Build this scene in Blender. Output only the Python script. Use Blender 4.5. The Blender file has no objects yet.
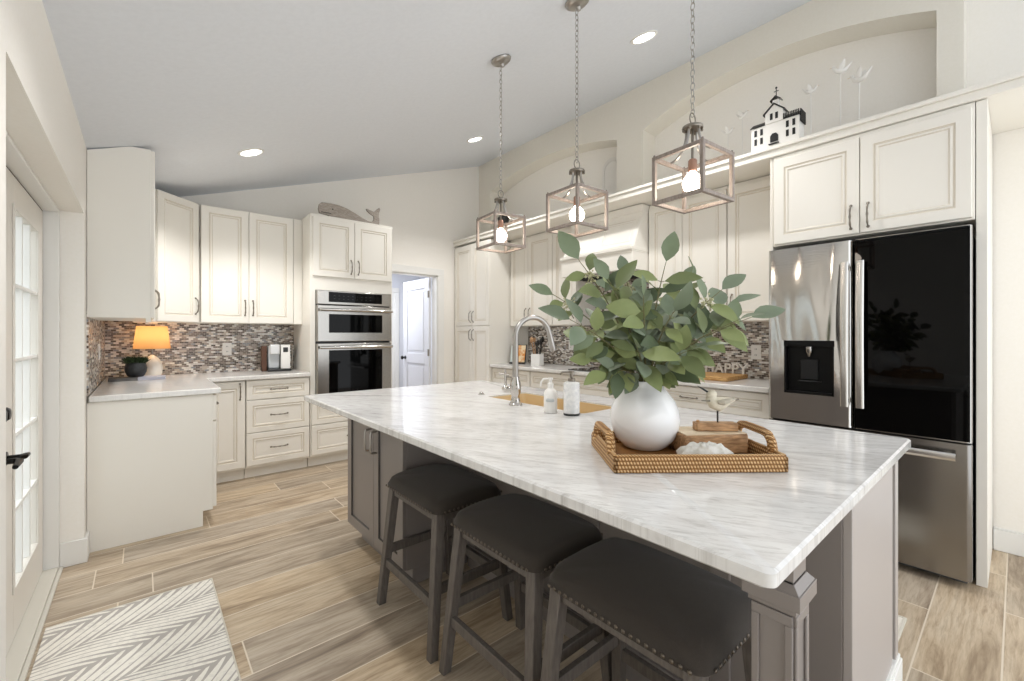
import bpy, bmesh, math, random
from mathutils import Vector, Matrix
R = math.radians
S = bpy.context.scene
COL = S.collection
random.seed(7)

# ------------------------------------------------------------------ camera, world, exposure
cam_data = bpy.data.cameras.new('camera')
cam = bpy.data.objects.new('camera', cam_data); COL.objects.link(cam)
cam.location = (0, 0, 1.2756)
cam.rotation_euler = (R(90), 0, -0.7071)
cam_data.sensor_width = 36.0
cam_data.lens = 432.4 / 1024 * 36
cam_data.shift_y = -6.1 / 1024
cam_data.clip_start = 0.02
S.camera = cam

world = bpy.data.worlds.new('daylight'); S.world = world
world.use_nodes = True
wb = world.node_tree.nodes['Background']
wb.inputs['Color'].default_value = (0.93, 0.965, 1.0, 1)
wb.inputs['Strength'].default_value = 1.28

S.view_settings.view_transform = 'Standard'
S.view_settings.look = 'None'
S.view_settings.gamma = 1.0
S.view_settings.use_curve_mapping = False
S.view_settings.exposure = 0.74

PEND_W = 16.0      # emission strength of the pendant bulbs
DOWN_W = 43.0     # recessed lamps (watts)
LAMP_W = 5.0

# ------------------------------------------------------------------ materials
def lin(h):
    h = h.lstrip('#'); v = [int(h[i:i+2], 16)/255 for i in (0, 2, 4)]
    return tuple(c/12.92 if c <= .04045 else ((c+.055)/1.055)**2.4 for c in v) + (1,)

class NT:
    def __init__(s, m): s.t = m.node_tree; s.n = s.t.nodes; s.bsdf = s.n['Principled BSDF']
    def node(s, kind, **k):
        n = s.n.new(kind)
        for a, v in k.items():
            if a.startswith('i_'): n.inputs[a[2:].replace('_', ' ')].default_value = v
            else: setattr(n, a, v)
        return n
    def link(s, a, b): s.t.links.new(a, b)
    def math(s, op, a, b=None, c=None):
        n = s.n.new('ShaderNodeMath'); n.operation = op
        for i, v in enumerate((a, b, c)):
            if v is None: continue
            if isinstance(v, (int, float)): n.inputs[i].default_value = v
            else: s.link(v, n.inputs[i])
        return n.outputs[0]
    def ramp(s, fac, stops, interp='LINEAR'):
        n = s.n.new('ShaderNodeValToRGB'); n.color_ramp.interpolation = interp
        e = n.color_ramp.elements
        while len(e) < len(stops): e.new(0.5)
        for el, (p, c) in zip(e, stops): el.position = p; el.color = lin(c) if isinstance(c, str) else c
        s.link(fac, n.inputs['Fac']); return n.outputs['Color']
    def mix(s, fac, a, b):
        n = s.n.new('ShaderNodeMix'); n.data_type = 'RGBA'
        for sock, v in ((n.inputs[0], fac), (n.inputs[6], a), (n.inputs[7], b)):
            if isinstance(v, (int, float)): sock.default_value = v
            elif isinstance(v, tuple): sock.default_value = v
            else: s.link(v, sock)
        return n.outputs[2]
    def pos(s):
        g = s.n.new('ShaderNodeNewGeometry'); x = s.n.new('ShaderNodeSeparateXYZ')
        s.link(g.outputs['Position'], x.inputs[0]); return g.outputs['Position'], x.outputs
    def obj(s):
        g = s.n.new('ShaderNodeTexCoord'); return g.outputs['Object']
    def comb(s, x, y, z):
        n = s.n.new('ShaderNodeCombineXYZ')
        for i, v in enumerate((x, y, z)):
            if isinstance(v, (int, float)): n.inputs[i].default_value = v
            else: s.link(v, n.inputs[i])
        return n.outputs[0]
    def noise(s, vec, scale, detail=3, rough=.55, dist=0.0):
        n = s.n.new('ShaderNodeTexNoise')
        n.inputs['Scale'].default_value = scale; n.inputs['Detail'].default_value = detail
        n.inputs['Roughness'].default_value = rough; n.inputs['Distortion'].default_value = dist
        if vec is not None: s.link(vec, n.inputs['Vector'])
        return n.outputs['Fac']
    def bump(s, h, strength=.2, dist=.01):
        n = s.n.new('ShaderNodeBump'); n.inputs['Strength'].default_value = strength; n.inputs['Distance'].default_value = dist
        s.link(h, n.inputs['Height']); s.link(n.outputs[0], s.bsdf.inputs['Normal'])
    def color(s, c): s.link(c, s.bsdf.inputs['Base Color'])

def mat(name, hexc, rough=.5, metal=0.0, spec=.5, **k):
    m = bpy.data.materials.new(name); m.use_nodes = True
    b = m.node_tree.nodes['Principled BSDF']
    b.inputs['Base Color'].default_value = lin(hexc)
    b.inputs['Roughness'].default_value = rough
    b.inputs['Metallic'].default_value = metal
    b.inputs['Specular IOR Level'].default_value = spec
    for a, v in k.items(): b.inputs[a.replace('_', ' ')].default_value = v
    return m

def speckle(name, a, b, scale, rough=.5, bump=0, stretch=(1, 1, 1), spec=.5, lo=.35, hi=.65, metal=0):
    """noise between two colours, in object space"""
    m = mat(name, a, rough, metal, spec); t = NT(m)
    mp = t.node('ShaderNodeMapping'); mp.inputs['Scale'].default_value = stretch
    t.link(t.obj(), mp.inputs['Vector'])
    f = t.noise(mp.outputs[0], scale, 4)
    t.color(t.ramp(f, [(lo, a), (hi, b)]))
    if bump: t.bump(f, bump, .004)
    return m

M = {}
M['wall'] = speckle('wall_paint', '#F4F0E8', '#F6F2EB', 60, .75, .05)
M['bump_wall'] = speckle('wall_cream', '#EBE6DA', '#EDE8DD', 60, .75, .04)  # arched wall, slightly creamier in tone than the other walls
M['ceiling'] = speckle('ceiling_paint', '#E2E6EC', '#E5E9EF', 40, .85, .04)
M['trim'] = mat('white_trim_paint', '#EEEDE9', .4)
M['cab'] = mat('cream_cabinet_paint', '#F0ECE3', .42)
M['glaze'] = mat('cabinet_groove_glaze', '#E0D8CA', .5)
M['dark'] = mat('dark_gap', '#1b1a19', .7)
M['pewter'] = mat('pewter', '#8C857B', .28, 1.0)
M['nickel'] = mat('brushed_nickel', '#ACA8A3', .3, 1.0)
M['chrome'] = mat('polished_nickel', '#C4C0BB', .12, 1.0)
M['black_glass'] = mat('black_glass', '#030303', .03, 0, .16)
M['black'] = mat('black_plastic', '#0d0d0d', .35)
M['greyplast'] = mat('grey_plastic', '#2a2b2c', .4)
M['white_plast'] = mat('white_plastic', '#F2F0EC', .35)
M['bronze'] = mat('black_bronze', '#141210', .35, .6)

def steel(name, wav=0.0, base='#A9A6A1', rough=.22):
    m = mat(name, base, rough, 1.0); t = NT(m)
    p, x = t.pos()
    br = t.noise(t.comb(t.math('MULTIPLY', x[0], 3), t.math('MULTIPLY', x[1], 3), t.math('MULTIPLY', x[2], 260)), 1.0, 2)
    if wav:
        lf = t.noise(t.comb(x[0], t.math('MULTIPLY', x[1], 4.5), t.math('MULTIPLY', x[2], 1.0)), 1.0, 0, .4, .5)
        h = t.math('ADD', t.math('MULTIPLY', lf, wav), t.math('MULTIPLY', br, .00012))
        n = t.node('ShaderNodeBump'); n.inputs['Strength'].default_value = 1; n.inputs['Distance'].default_value = 1
        t.link(h, n.inputs['Height']); t.link(n.outputs[0], t.bsdf.inputs['Normal'])
    else:
        t.bump(br, .04, .002)
    return m
M['steel'] = steel('stainless_steel')
M['bar_steel'] = mat('polished_bar_steel', '#D2D0CD', .24, 1.0)
M['steel_wavy'] = steel('stainless_door_skin', .055, '#C6C4C1', .11)

def marble(name='white_quartzite', veins=.42, soft=False):
    m = mat(name, '#E6E3DE', .12, 0, .5); t = NT(m); p, x = t.pos()
    # fine veins run slantwise along the island
    u = t.math('ADD', t.math('MULTIPLY', x[0], .88), t.math('MULTIPLY', x[1], .48))
    v = t.math('SUBTRACT', t.math('MULTIPLY', x[1], .88), t.math('MULTIPLY', x[0], .48))
    f1 = t.noise(t.comb(t.math('MULTIPLY', u, 19.0), t.math('MULTIPLY', v, 3.2), t.math('MULTIPLY', x[2], 5)), 1.0, 6, .62, 1.0)
    f2 = t.noise(t.comb(t.math('MULTIPLY', u, 85), t.math('MULTIPLY', v, 15.0), 0.0), 1.0, 5, .7, .6)
    c1 = t.ramp(f1, [(.25, '#C3C1BF'), (.42, '#D8D6D4'), (.58, '#E2E1DF'), (.78, '#DAD8D6')])
    if soft: c1 = t.ramp(f1, [(.25, '#DCD9D5'), (.5, '#E9E7E3')])
    c2 = t.ramp(f2, [(.30, '#A09A94'), (.50, '#FFFFFF')])
    n = t.node('ShaderNodeMix', data_type='RGBA', blend_type='MULTIPLY'); n.inputs[0].default_value = veins
    t.link(c1, n.inputs[6]); t.link(c2, n.inputs[7]); t.color(n.outputs[2])
    return m
M['marble'] = marble()
M['quartz'] = marble('pale_perimeter_stone', .12, True)

def floor_mat():
    m = mat('wood_look_plank_tile', '#C4AE91', .36, 0, .45); t = NT(m); p, x = t.pos()
    W, L = .2286, 1.22
    v = t.math('DIVIDE', t.math('SUBTRACT', x[1], .268 - W*40), W)
    row = t.math('FLOOR', v); fv = t.math('FRACT', v)
    wn = t.node('ShaderNodeTexWhiteNoise', noise_dimensions='1D'); t.link(row, wn.inputs['W'])
    u = t.math('ADD', t.math('DIVIDE', x[0], L), t.math('MULTIPLY', wn.outputs['Value'], 5.0))
    col = t.math('FLOOR', u); fu = t.math('FRACT', u)
    wp = t.node('ShaderNodeTexWhiteNoise', noise_dimensions='3D'); t.link(t.comb(row, col, 3.0), wp.inputs['Vector'])
    rnd = wp.outputs['Value']
    off = t.math('MULTIPLY', rnd, 37.0)
    gx = t.math('ADD', x[0], off)
    g1 = t.noise(t.comb(t.math('MULTIPLY', gx, 1.3), t.math('MULTIPLY', x[1], 10), off), 1.0, 6, .66, .9)
    g2 = t.noise(t.comb(t.math('MULTIPLY', gx, 7), t.math('MULTIPLY', x[1], 75), off), 1.0, 4, .65, .5)
    base = t.ramp(g1, [(.25, '#7E694D'), (.38, '#A68E6E'), (.52, '#C4AD8C'), (.72, '#D3C1A4')])
    fine = t.ramp(g2, [(.30, '#A99378'), (.58, '#FFFFFF')])
    n = t.node('ShaderNodeMix', data_type='RGBA', blend_type='MULTIPLY'); n.inputs[0].default_value = .50
    t.link(base, n.inputs[6]); t.link(fine, n.inputs[7])
    hs = t.node('ShaderNodeHueSaturation'); t.link(n.outputs[2], hs.inputs['Color'])
    t.link(t.math('ADD', .84, t.math('MULTIPLY', rnd, .22)), hs.inputs['Value'])
    t.link(t.math('ADD', .70, t.math('MULTIPLY', wp.outputs['Value'], .2)), hs.inputs['Saturation'])
    gv = t.math('MINIMUM', t.math('MULTIPLY', fv, W), t.math('MULTIPLY', t.math('SUBTRACT', 1.0, fv), W))
    gu = t.math('MINIMUM', t.math('MULTIPLY', fu, L), t.math('MULTIPLY', t.math('SUBTRACT', 1.0, fu), L))
    g = t.math('LESS_THAN', t.math('MINIMUM', gv, gu), .0028)
    t.color(t.mix(g, hs.outputs['Color'], lin('#D9CCB8')))
    t.bump(t.math('SUBTRACT', t.math('MULTIPLY', g2, .3), t.math('MULTIPLY', g, 1.0)), .12, .003)
    return m
M['floor'] = floor_mat()

def mosaic(name, axis):
    """small glass and stone strip mosaic; axis = which horizontal coordinate runs along the wall"""
    m = mat(name, '#A59A90', .16, 0, .5); t = NT(m); p, x = t.pos()
    TW, TH = .034, .0155
    h = x[axis]
    v = t.math('DIVIDE', x[2], TH); row = t.math('FLOOR', v); fv = t.math('FRACT', v)
    sh = t.math('MULTIPLY', t.math('MODULO', row, 2.0), .5)
    u = t.math('ADD', t.math('ADD', t.math('DIVIDE', h, TW), sh), 100.0); colu = t.math('FLOOR', u); fu = t.math('FRACT', u)
    wn = t.node('ShaderNodeTexWhiteNoise', noise_dimensions='3D'); t.link(t.comb(row, colu, 1.0), wn.inputs['Vector'])
    c = t.ramp(wn.outputs['Value'], [(0, '#4B3F37'), (.13, '#7E7068'), (.28, '#A79A90'), (.42, '#E9E5E0'), (.56, '#6A5C52'), (.68, '#C9BDB0'), (.82, '#F4F1EC'), (.92, '#8B8E92')], 'CONSTANT')
    gv = t.math('MULTIPLY', t.math('MINIMUM', fv, t.math('SUBTRACT', 1.0, fv)), TH)
    gu = t.math('MULTIPLY', t.math('MINIMUM', fu, t.math('SUBTRACT', 1.0, fu)), TW)
    g = t.math('LESS_THAN', t.math('MINIMUM', gv, gu), .0012)
    t.color(t.mix(g, c, lin('#C9C2B8')))
    rr = t.math('ADD', .08, t.math('MULTIPLY', wn.outputs['Value'], .3)); t.link(rr, t.bsdf.inputs['Roughness'])
    t.bump(t.math('SUBTRACT', 1.0, g), .3, .002)
    return m
M['mosaic_x'] = mosaic('strip_mosaic_a', 0)
M['mosaic_y'] = mosaic('strip_mosaic_b', 1)

M['isl'] = mat('grey_island_paint', '#8A837F', .34)
M['isl_groove'] = mat('island_groove', '#4b4745', .5)
M['stool_wood'] = speckle('grey_brown_stained_wood', '#57514C', '#68615B', 14, .5, .1, (8, 8, 1.2))
def fabric():
    m = mat('dark_charcoal_linen', '#3B3631', .92, 0, .2); t = NT(m)
    o = t.obj()
    mp = t.node('ShaderNodeMapping'); mp.inputs['Scale'].default_value = (900, 900, 900); t.link(o, mp.inputs['Vector'])
    w = t.noise(mp.outputs[0], 1.0, 2)
    b = t.noise(o, 7, 3)
    t.color(t.mix(t.math('MULTIPLY', b, .6), t.ramp(w, [(.3, '#322D29'), (.7, '#4A443E')]), lin('#39342F')))
    t.bump(w, .35, .002)
    t.bsdf.inputs['Sheen Weight'].default_value = .15
    return m
M['fabric'] = fabric()
M['brass_nail'] = mat('antique_nail', '#6d655c', .3, 1.0)

def wood(name, a, b, sc=10, st=(1, 9, 9), rough=.5):
    return speckle(name, a, b, sc, rough, .15, st)
M['oak'] = wood('reclaimed_wood', '#8A6642', '#C79C70', 12, (2, 12, 12))
M['oak_top'] = wood('pale_wood', '#D2BC9B', '#E6D6BC', 12, (2, 14, 14))
M['board'] = wood('acacia_board', '#A27239', '#D8AE72', 10, (12, 2, 12))
M['driftwood'] = wood('grey_driftwood', '#8D8379', '#B7ADA2', 26, (1.5, 1, 14))
M['wood_frame'] = wood('weathered_beech', '#83776F', '#9C9087', 20, (6, 6, 1), .45)
M['white_cer'] = mat('white_ceramic', '#EFEDE9', .3)
M['matte_white'] = mat('matte_white_paint', '#EDEAE4', .7)

def rattan():
    m = mat('woven_rattan', '#B07A3E', .55); t = NT(m)
    o = t.obj(); sx = t.node('ShaderNodeSeparateXYZ'); t.link(o, sx.inputs[0])
    row = t.math('DIVIDE', sx.outputs[2], .0105); r = t.math('FLOOR', row); fr = t.math('FRACT', row)
    u = t.math('ADD', t.math('DIVIDE', t.math('ADD', sx.outputs[0], sx.outputs[1]), .0085), t.math('MULTIPLY', t.math('MODULO', r, 2.0), .5))
    fu = t.math('FRACT', t.math('ADD', t.math('ADD', u, 100.0), t.math('MULTIPLY', fr, .35)))
    a = t.math('SINE', t.math('MULTIPLY', fu, math.pi)); b = t.math('SINE', t.math('MULTIPLY', fr, math.pi))
    h = t.math('MULTIPLY', a, b)
    nz = t.noise(o, 40, 3)
    c = t.ramp(h, [(.05, '#6B4722'), (.35, '#B98447'), (.75, '#E3BC86'), (1, '#F3D8AC')])
    t.color(t.mix(t.math('MULTIPLY', nz, .45), c, lin('#A8743A')))
    t.bump(h, .8, .004)
    return m
M['rattan'] = rattan()

def leaf_mat():
    m = mat('eucalyptus_leaf', '#6F8B5C', .45, 0, .35); t = NT(m)
    g = t.node('ShaderNodeNewGeometry')
    c = t.ramp(g.outputs['Random Per Island'], [(0, '#5C6643'), (.22, '#8B9560'), (.45, '#788570'), (.65, '#99A38E'), (.82, '#4C5940'), (1, '#9AA36C')])
    n = t.noise(t.obj(), 45, 3)
    t.color(t.mix(t.math('MULTIPLY', n, .35), c, lin('#5F6E4C')))
    t.bsdf.inputs['Transmission Weight'].default_value = 0
    t.bsdf.inputs['Subsurface Weight'].default_value = .08
    t.bsdf.inputs['Subsurface Radius'].default_value = (.01, .02, .005)
    return m
M['leaf'] = leaf_mat()
M['stem'] = mat('green_brown_stem', '#6E6A45', .6)
M['berry'] = mat('pale_berries', '#BDBb95', .5)
M['green_ball'] = speckle('dark_grass', '#1E2A17', '#40542C', 50, .7)
M['charcoal_pot'] = speckle('charcoal_stone', '#26282A', '#3A3C3E', 30, .6)
def vase_mat():
    m = mat('opal_glass', '#F4F4F4', .14, 0, .5); t = NT(m)
    f = t.noise(t.obj(), 6.5, 1, .3, .6)
    t.color(t.ramp(f, [(.28, '#CFCFCE'), (.36, '#F4F4F4'), (.8, '#F7F7F7')]))
    t.bsdf.inputs['Subsurface Weight'].default_value = .15
    t.bsdf.inputs['Subsurface Radius'].default_value = (.03, .03, .03)
    return m
M['vase'] = vase_mat()

def rug_mat():
    m = mat('palm_leaf_rug', '#DCD7CE', .95, 0, .1); t = NT(m); p, x = t.pos()
    # palm fronds: curved spines running along X, long leaflets swept back from each spine
    P = .37
    wob = t.math('MULTIPLY', t.math('SINE', t.math('MULTIPLY', x[0], 9.0)), .018)
    wob = t.math('ADD', wob, t.math('MULTIPLY', x[0], -.30))
    v = t.math('DIVIDE', t.math('ADD', t.math('SUBTRACT', x[1], 2.34 - P*10.5), wob), P); row = t.math('FLOOR', v); fv = t.math('FRACT', v)
    sd = t.math('MULTIPLY', t.math('SUBTRACT', fv, .5), P)
    d = t.math('ABSOLUTE', sd)
    side = t.math('SIGN', sd)
    slope = t.math('ADD', 1.05, t.math('MULTIPLY', side, .35))
    ph = t.math('DIVIDE', t.math('ADD', x[0], t.math('ADD', t.math('MULTIPLY', t.math('ADD', d, t.math('MULTIPLY', t.math('MULTIPLY', d, d), 2.4)), slope), t.math('ADD', t.math('MULTIPLY', row, .031), t.math('MULTIPLY', side, .012)))), .054)
    fp = t.math('ABSOLUTE', t.math('SUBTRACT', t.math('FRACT', t.math('ADD', ph, 50.0)), .5))
    wid = t.math('MULTIPLY', t.math('SINE', t.math('MULTIPLY', t.math('MINIMUM', t.math('DIVIDE', d, P*.5), 1.0), 2.95)), .32)
    leaf = t.math('LESS_THAN', fp, t.math('ADD', .10, wid))
    mid = t.math('GREATER_THAN', t.math('ABSOLUTE', t.math('SUBTRACT', fp, .0)), -1.0)
    spine = t.math('LESS_THAN', d, .0035)
    fac = t.math('MULTIPLY', t.math('MULTIPLY', leaf, mid), t.math('SUBTRACT', 1.0, spine))
    rub = t.noise(p, 60, 3)
    fac = t.math('MULTIPLY', fac, t.ramp(rub, [(.25, (0.55, .55, .55, 1)), (.5, (1, 1, 1, 1))]))
    t.color(t.mix(fac, lin('#B3ADA6'), lin('#EAE5DB')))
    t.bump(t.noise(p, 400, 2), .4, .003)
    return m
M['rug'] = rug_mat()
M['mat_cream'] = speckle('cream_mat_weave', '#DDD6C8', '#E9E3D8', 120, .9, .2)
M['rug_edge'] = mat('rug_binding', '#D5CFC2', .9)

def glass(name, tint='#ffffff', rough=0.0):
    m = mat(name, tint, rough, 0, .5); b = m.node_tree.nodes['Principled BSDF']
    b.inputs['Transmission Weight'].default_value = 1.0; b.inputs['IOR'].default_value = 1.45
    return m
M['glass'] = glass('clear_glass')
def thin_pane():
    m = mat('window_pane', '#F4F7F7', .03); nt = m.node_tree
    tr = nt.nodes.new('ShaderNodeBsdfTransparent'); tr.inputs['Color'].default_value = (.94, .96, .96, 1)
    gl = nt.nodes.new('ShaderNodeBsdfGlossy'); gl.inputs['Roughness'].default_value = .02
    mx = nt.nodes.new('ShaderNodeMixShader'); mx.inputs[0].default_value = .07
    nt.links.new(tr.outputs[0], mx.inputs[1]); nt.links.new(gl.outputs[0], mx.inputs[2])
    nt.links.new(mx.outputs[0], nt.nodes['Material Output'].inputs['Surface']); return m
M['pane'] = thin_pane()
def emit(name, col, s):
    m = mat(name, '#000000'); b = m.node_tree.nodes['Principled BSDF']
    b.inputs['Emission Color'].default_value = col; b.inputs['Emission Strength'].default_value = s; return m
M['bulb'] = emit('glowing_bulb', (1.0, .87, .72, 1), PEND_W)
M['led'] = emit('led_lens', (1, .97, .92, 1), 6)
def shade_mat():
    m = mat('linen_lamp_shade', '#DDB888', .9, 0, .1); nt = m.node_tree
    tr = nt.nodes.new('ShaderNodeBsdfTranslucent'); tr.inputs['Color'].default_value = lin('#EDBE86')
    mx = nt.nodes.new('ShaderNodeMixShader'); mx.inputs[0].default_value = .6
    nt.links.new(nt.nodes['Principled BSDF'].outputs[0], mx.inputs[1]); nt.links.new(tr.outputs[0], mx.inputs[2])
    nt.links.new(mx.outputs[0], nt.nodes['Material Output'].inputs['Surface']); return m
M['shade'] = shade_mat()
M['bronze_sink'] = mat('warm_sink_finish', '#DCC397', .35, .2)
M['picture'] = speckle('orange_fruit_print', '#D98A3A', '#EFD9B4', 14, .5, 0, (1, 1, 1), .5, .4, .55)
M['stripe_page'] = speckle('grey_book_cover', '#4C4A48', '#6A6764', 8, .6)
M['page'] = speckle('book_pages', '#C9C8CE', '#A9A8B4', 30, .8, 0, (1, 1, 30))
M['book_blue'] = mat('pale_grey_blue_cover', '#B9BAC6', .6)

# ------------------------------------------------------------------ mesh building
class B:
    """collects shapes; done() links them as one mesh object"""
    def __init__(s, off=(0, 0, 0)): s.b = bmesh.new(); s.off = Vector(off)
    def v(s, co): return s.b.verts.new(Vector(co) - s.off)
    def f(s, vs, m=0):
        try: f = s.b.faces.new(vs); f.material_index = m; return f
        except ValueError: return None
    def box(s, x0, x1, y0, y1, z0, z1, m=0):
        v = [s.v((x, y, z)) for x in (x0, x1) for y in (y0, y1) for z in (z0, z1)]
        for q in ((0, 1, 3, 2), (4, 6, 7, 5), (0, 4, 5, 1), (2, 3, 7, 6), (0, 2, 6, 4), (1, 5, 7, 3)): s.f([v[i] for i in q], m)
        return s
    def hexa(s, lo, hi, m=0):
        """two 4-point rings joined"""
        a = [s.v(p) for p in lo]; b = [s.v(p) for p in hi]
        s.f(a[::-1], m); s.f(b, m)
        for i in range(4): s.f([a[i], a[(i+1) % 4], b[(i+1) % 4], b[i]], m)
        return s
    def prism(s, poly, axis, a0, a1, m=0):
        """poly of 2-D points extruded along axis ('x': (y,z), 'y': (x,z), 'z': (x,y))"""
        def p(q, a): return {'x': (a, q[0], q[1]), 'y': (q[0], a, q[1]), 'z': (q[0], q[1], a)}[axis]
        A = [s.v(p(q, a0)) for q in poly]; C = [s.v(p(q, a1)) for q in poly]; n = len(poly)
        s.f(A, m); s.f(C[::-1], m)
        for i in range(n): s.f([A[i], C[i], C[(i+1) % n], A[(i+1) % n]], m)
        return s
    def lathe(s, prof, seg=32, c=(0, 0, 0), m=0, cap=True):
        rings = []
        for r, z in prof:
            rings.append([s.v((c[0]+r*math.cos(2*math.pi*i/seg), c[1]+r*math.sin(2*math.pi*i/seg), c[2]+z)) for i in range(seg)] if r > 1e-6 else [s.v((c[0], c[1], c[2]+z))])
        for a, b in zip(rings, rings[1:]):
            for i in range(seg):
                j = (i+1) % seg
                if len(a) == 1 and len(b) == 1: continue
                if len(a) == 1: s.f([a[0], b[j], b[i]], m)
                elif len(b) == 1: s.f([a[i], a[j], b[0]], m)
                else: s.f([a[i], a[j], b[j], b[i]], m)
        if cap:
            if len(rings[0]) > 1: s.f(rings[0][::-1], m)
            if len(rings[-1]) > 1: s.f(rings[-1], m)
        return s
    def tube(s, pts, r, seg=8, closed=False, m=0, flat=1.0, up=None):
        pts = [Vector(p) for p in pts]; n = len(pts)
        rad = r if isinstance(r, (list, tuple)) else [r]*n
        rings = []; nrm = None
        for i, p in enumerate(pts):
            if closed: d = pts[(i+1) % n] - pts[i-1]
            else: d = pts[min(i+1, n-1)] - pts[max(i-1, 0)]
            d.normalize()
            if nrm is None:
                ref = Vector(up) if up else (Vector((0, 0, 1)) if abs(d.z) < .9 else Vector((1, 0, 0)))
                nrm = (ref - d*ref.dot(d)).normalized()
            else:
                nrm = (nrm - d*nrm.dot(d)); nrm = nrm.normalized() if nrm.length > 1e-6 else d.orthogonal().normalized()
            bi = d.cross(nrm)
            rings.append([s.v(p + (nrm*math.cos(2*math.pi*k/seg)*flat + bi*math.sin(2*math.pi*k/seg))*rad[i]) for k in range(seg)])
        rng = range(n) if closed else range(n-1)
        for i in rng:
            a, b = rings[i], rings[(i+1) % n]
            for k in range(seg): s.f([a[k], a[(k+1) % seg], b[(k+1) % seg], b[k]], m)
        if not closed: s.f(rings[0][::-1], m); s.f(rings[-1], m)
        return s
    def ball(s, c, r, seg=12, rings=8, sc=(1, 1, 1), m=0):
        c = Vector(c); rr = []
        for i in range(rings+1):
            th = math.pi*i/rings
            if i in (0, rings): rr.append([s.v(c + Vector((0, 0, r*sc[2]*math.cos(th))))])
            else: rr.append([s.v(c + Vector((r*sc[0]*math.sin(th)*math.cos(2*math.pi*k/seg), r*sc[1]*math.sin(th)*math.sin(2*math.pi*k/seg), r*sc[2]*math.cos(th)))) for k in range(seg)])
        for a, b in zip(rr, rr[1:]):
            for k in range(seg):
                j = (k+1) % seg
                if len(a) == 1: s.f([a[0], b[k], b[j]], m)
                elif len(b) == 1: s.f([a[k], b[0], a[j]], m)
                else: s.f([a[k], b[k], b[j], a[j]], m)
        return s
    def panel(s, x0, x1, z0, z1, yf=0.0, t=.02, fr=.062, m=0, mg=1, flat=False):
        """a cabinet front facing -y with a framed, beaded centre panel"""
        w = min(x1-x0, z1-z0); fr = min(fr, w*.28)
        if flat: prof = [(0, .002), (.002, 0), (fr, 0), (fr+.003, .010), (fr+.004, .010)]; groove = {2}
        else: prof = [(0, .003), (.003, 0), (fr, 0), (fr+.004, .006), (fr+.011, .006), (fr+.015, .002), (fr+.021, .002), (fr+.027, .008), (fr+.03, .008)]; groove = {2, 3, 6}
        if w < .2: prof = [q for q in prof if q[0] < w*.46]
        rings = [[s.v((x0+i, yf+t, z0+i)) for i in (0,)]]
        loops = []
        for ins, d in [(0, t)] + prof:
            loops.append([s.v((x0+ins, yf+d, z0+ins)), s.v((x1-ins, yf+d, z0+ins)), s.v((x1-ins, yf+d, z1-ins)), s.v((x0+ins, yf+d, z1-ins))])
        s.b.verts.remove(rings[0][0])
        for k, (a, b) in enumerate(zip(loops, loops[1:])):
            for i in range(4): s.f([a[i], a[(i+1) % 4], b[(i+1) % 4], b[i]], mg if (k-1) in groove else m)
        s.f(loops[-1], m); s.f(loops[0][::-1], m)
        return s
    def pull(s, x, z, L=.13, vert=True, yf=0.0, m=0):
        """pewter bar pull standing off a front at y = yf"""
        d = []
        for q in range(-6, 7):
            a = q/6; out = .028*(1-abs(a)**5) + .001
            w = .0042 + .0022*math.exp(-(a/.16)**2) + .0022*math.exp(-((abs(a)-.62)/.12)**2)
            d.append((a*L/2, -out, w))
        pts = [((x, yf+o, z+a) if vert else (x+a, yf+o, z)) for a, o, w in d]
        s.tube(pts, [w for _, _, w in d], 8, m=m)
        for e in (-1, 1):
            c = (x, yf-.003, z+e*L/2) if vert else (x+e*L/2, yf-.003, z)
            s.ball(c, .0085, 8, 6, (1, .6, 1), m)
        return s
    def done(s, name, mats, parent=None, smooth=True, bev=0, seg=2, sub=0, loc=None, rot=None, ang=38):
        bmesh.ops.recalc_face_normals(s.b, faces=s.b.faces[:])
        me = bpy.data.meshes.new(name); s.b.to_mesh(me); s.b.free()
        for x in (mats if isinstance(mats, (list, tuple)) else [mats]): me.materials.append(M[x] if isinstance(x, str) else x)
        if smooth:
            me.shade_smooth(); me.set_sharp_from_angle(angle=R(ang))
        o = bpy.data.objects.new(name, me); COL.objects.link(o)
        if parent: o.parent = parent
        if loc is not None: o.location = loc
        if rot is not None: o.rotation_euler = rot
        if bev:
            md = o.modifiers.new('bevel', 'BEVEL'); md.width = bev; md.segments = seg; md.limit_method = 'ANGLE'; md.angle_limit = R(40)
        if sub:
            md = o.modifiers.new('subd', 'SUBSURF'); md.levels = sub; md.render_levels = sub
        return o

def tag(o, label, cat, group=None, kind=None):
    o['label'] = label; o['category'] = cat
    if group: o['group'] = group
    if kind: o['kind'] = kind
    return o
def struct(o, label=None):
    o['kind'] = 'structure'
    if label: o['label'] = label
    return o
def thing(name, label, cat, loc=(0, 0, 0), rz=0.0, group=None):
    o = bpy.data.objects.new(name, None); COL.objects.link(o)
    o.location = loc; o.rotation_euler = (0, 0, rz); o.empty_display_size = .05
    return tag(o, label, cat, group)
def copy_thing(root, loc=None, rz=None, label=None):
    def rec(o, parent):
        c = o.copy(); COL.objects.link(c)
        if parent: c.parent = parent
        for ch in [k for k in bpy.data.objects if k.parent == o]: rec(ch, c)
        return c
    r = rec(root, None)
    if loc is not None: r.location = loc
    if rz is not None: r.rotation_euler = (0, 0, rz)
    if label: r['label'] = label
    return r

# ------------------------------------------------------------------ main dimensions (metres)
XW, XF, YO, XN = -.248, 3.85, 4.97, 3.63      # left wall, right wall, oven wall, arched wall face
YB = -1.8                                      # the room stays open behind the camera
def zc(x): return 2.36 + .335*(x - XW)         # vaulted ceiling height

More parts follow.
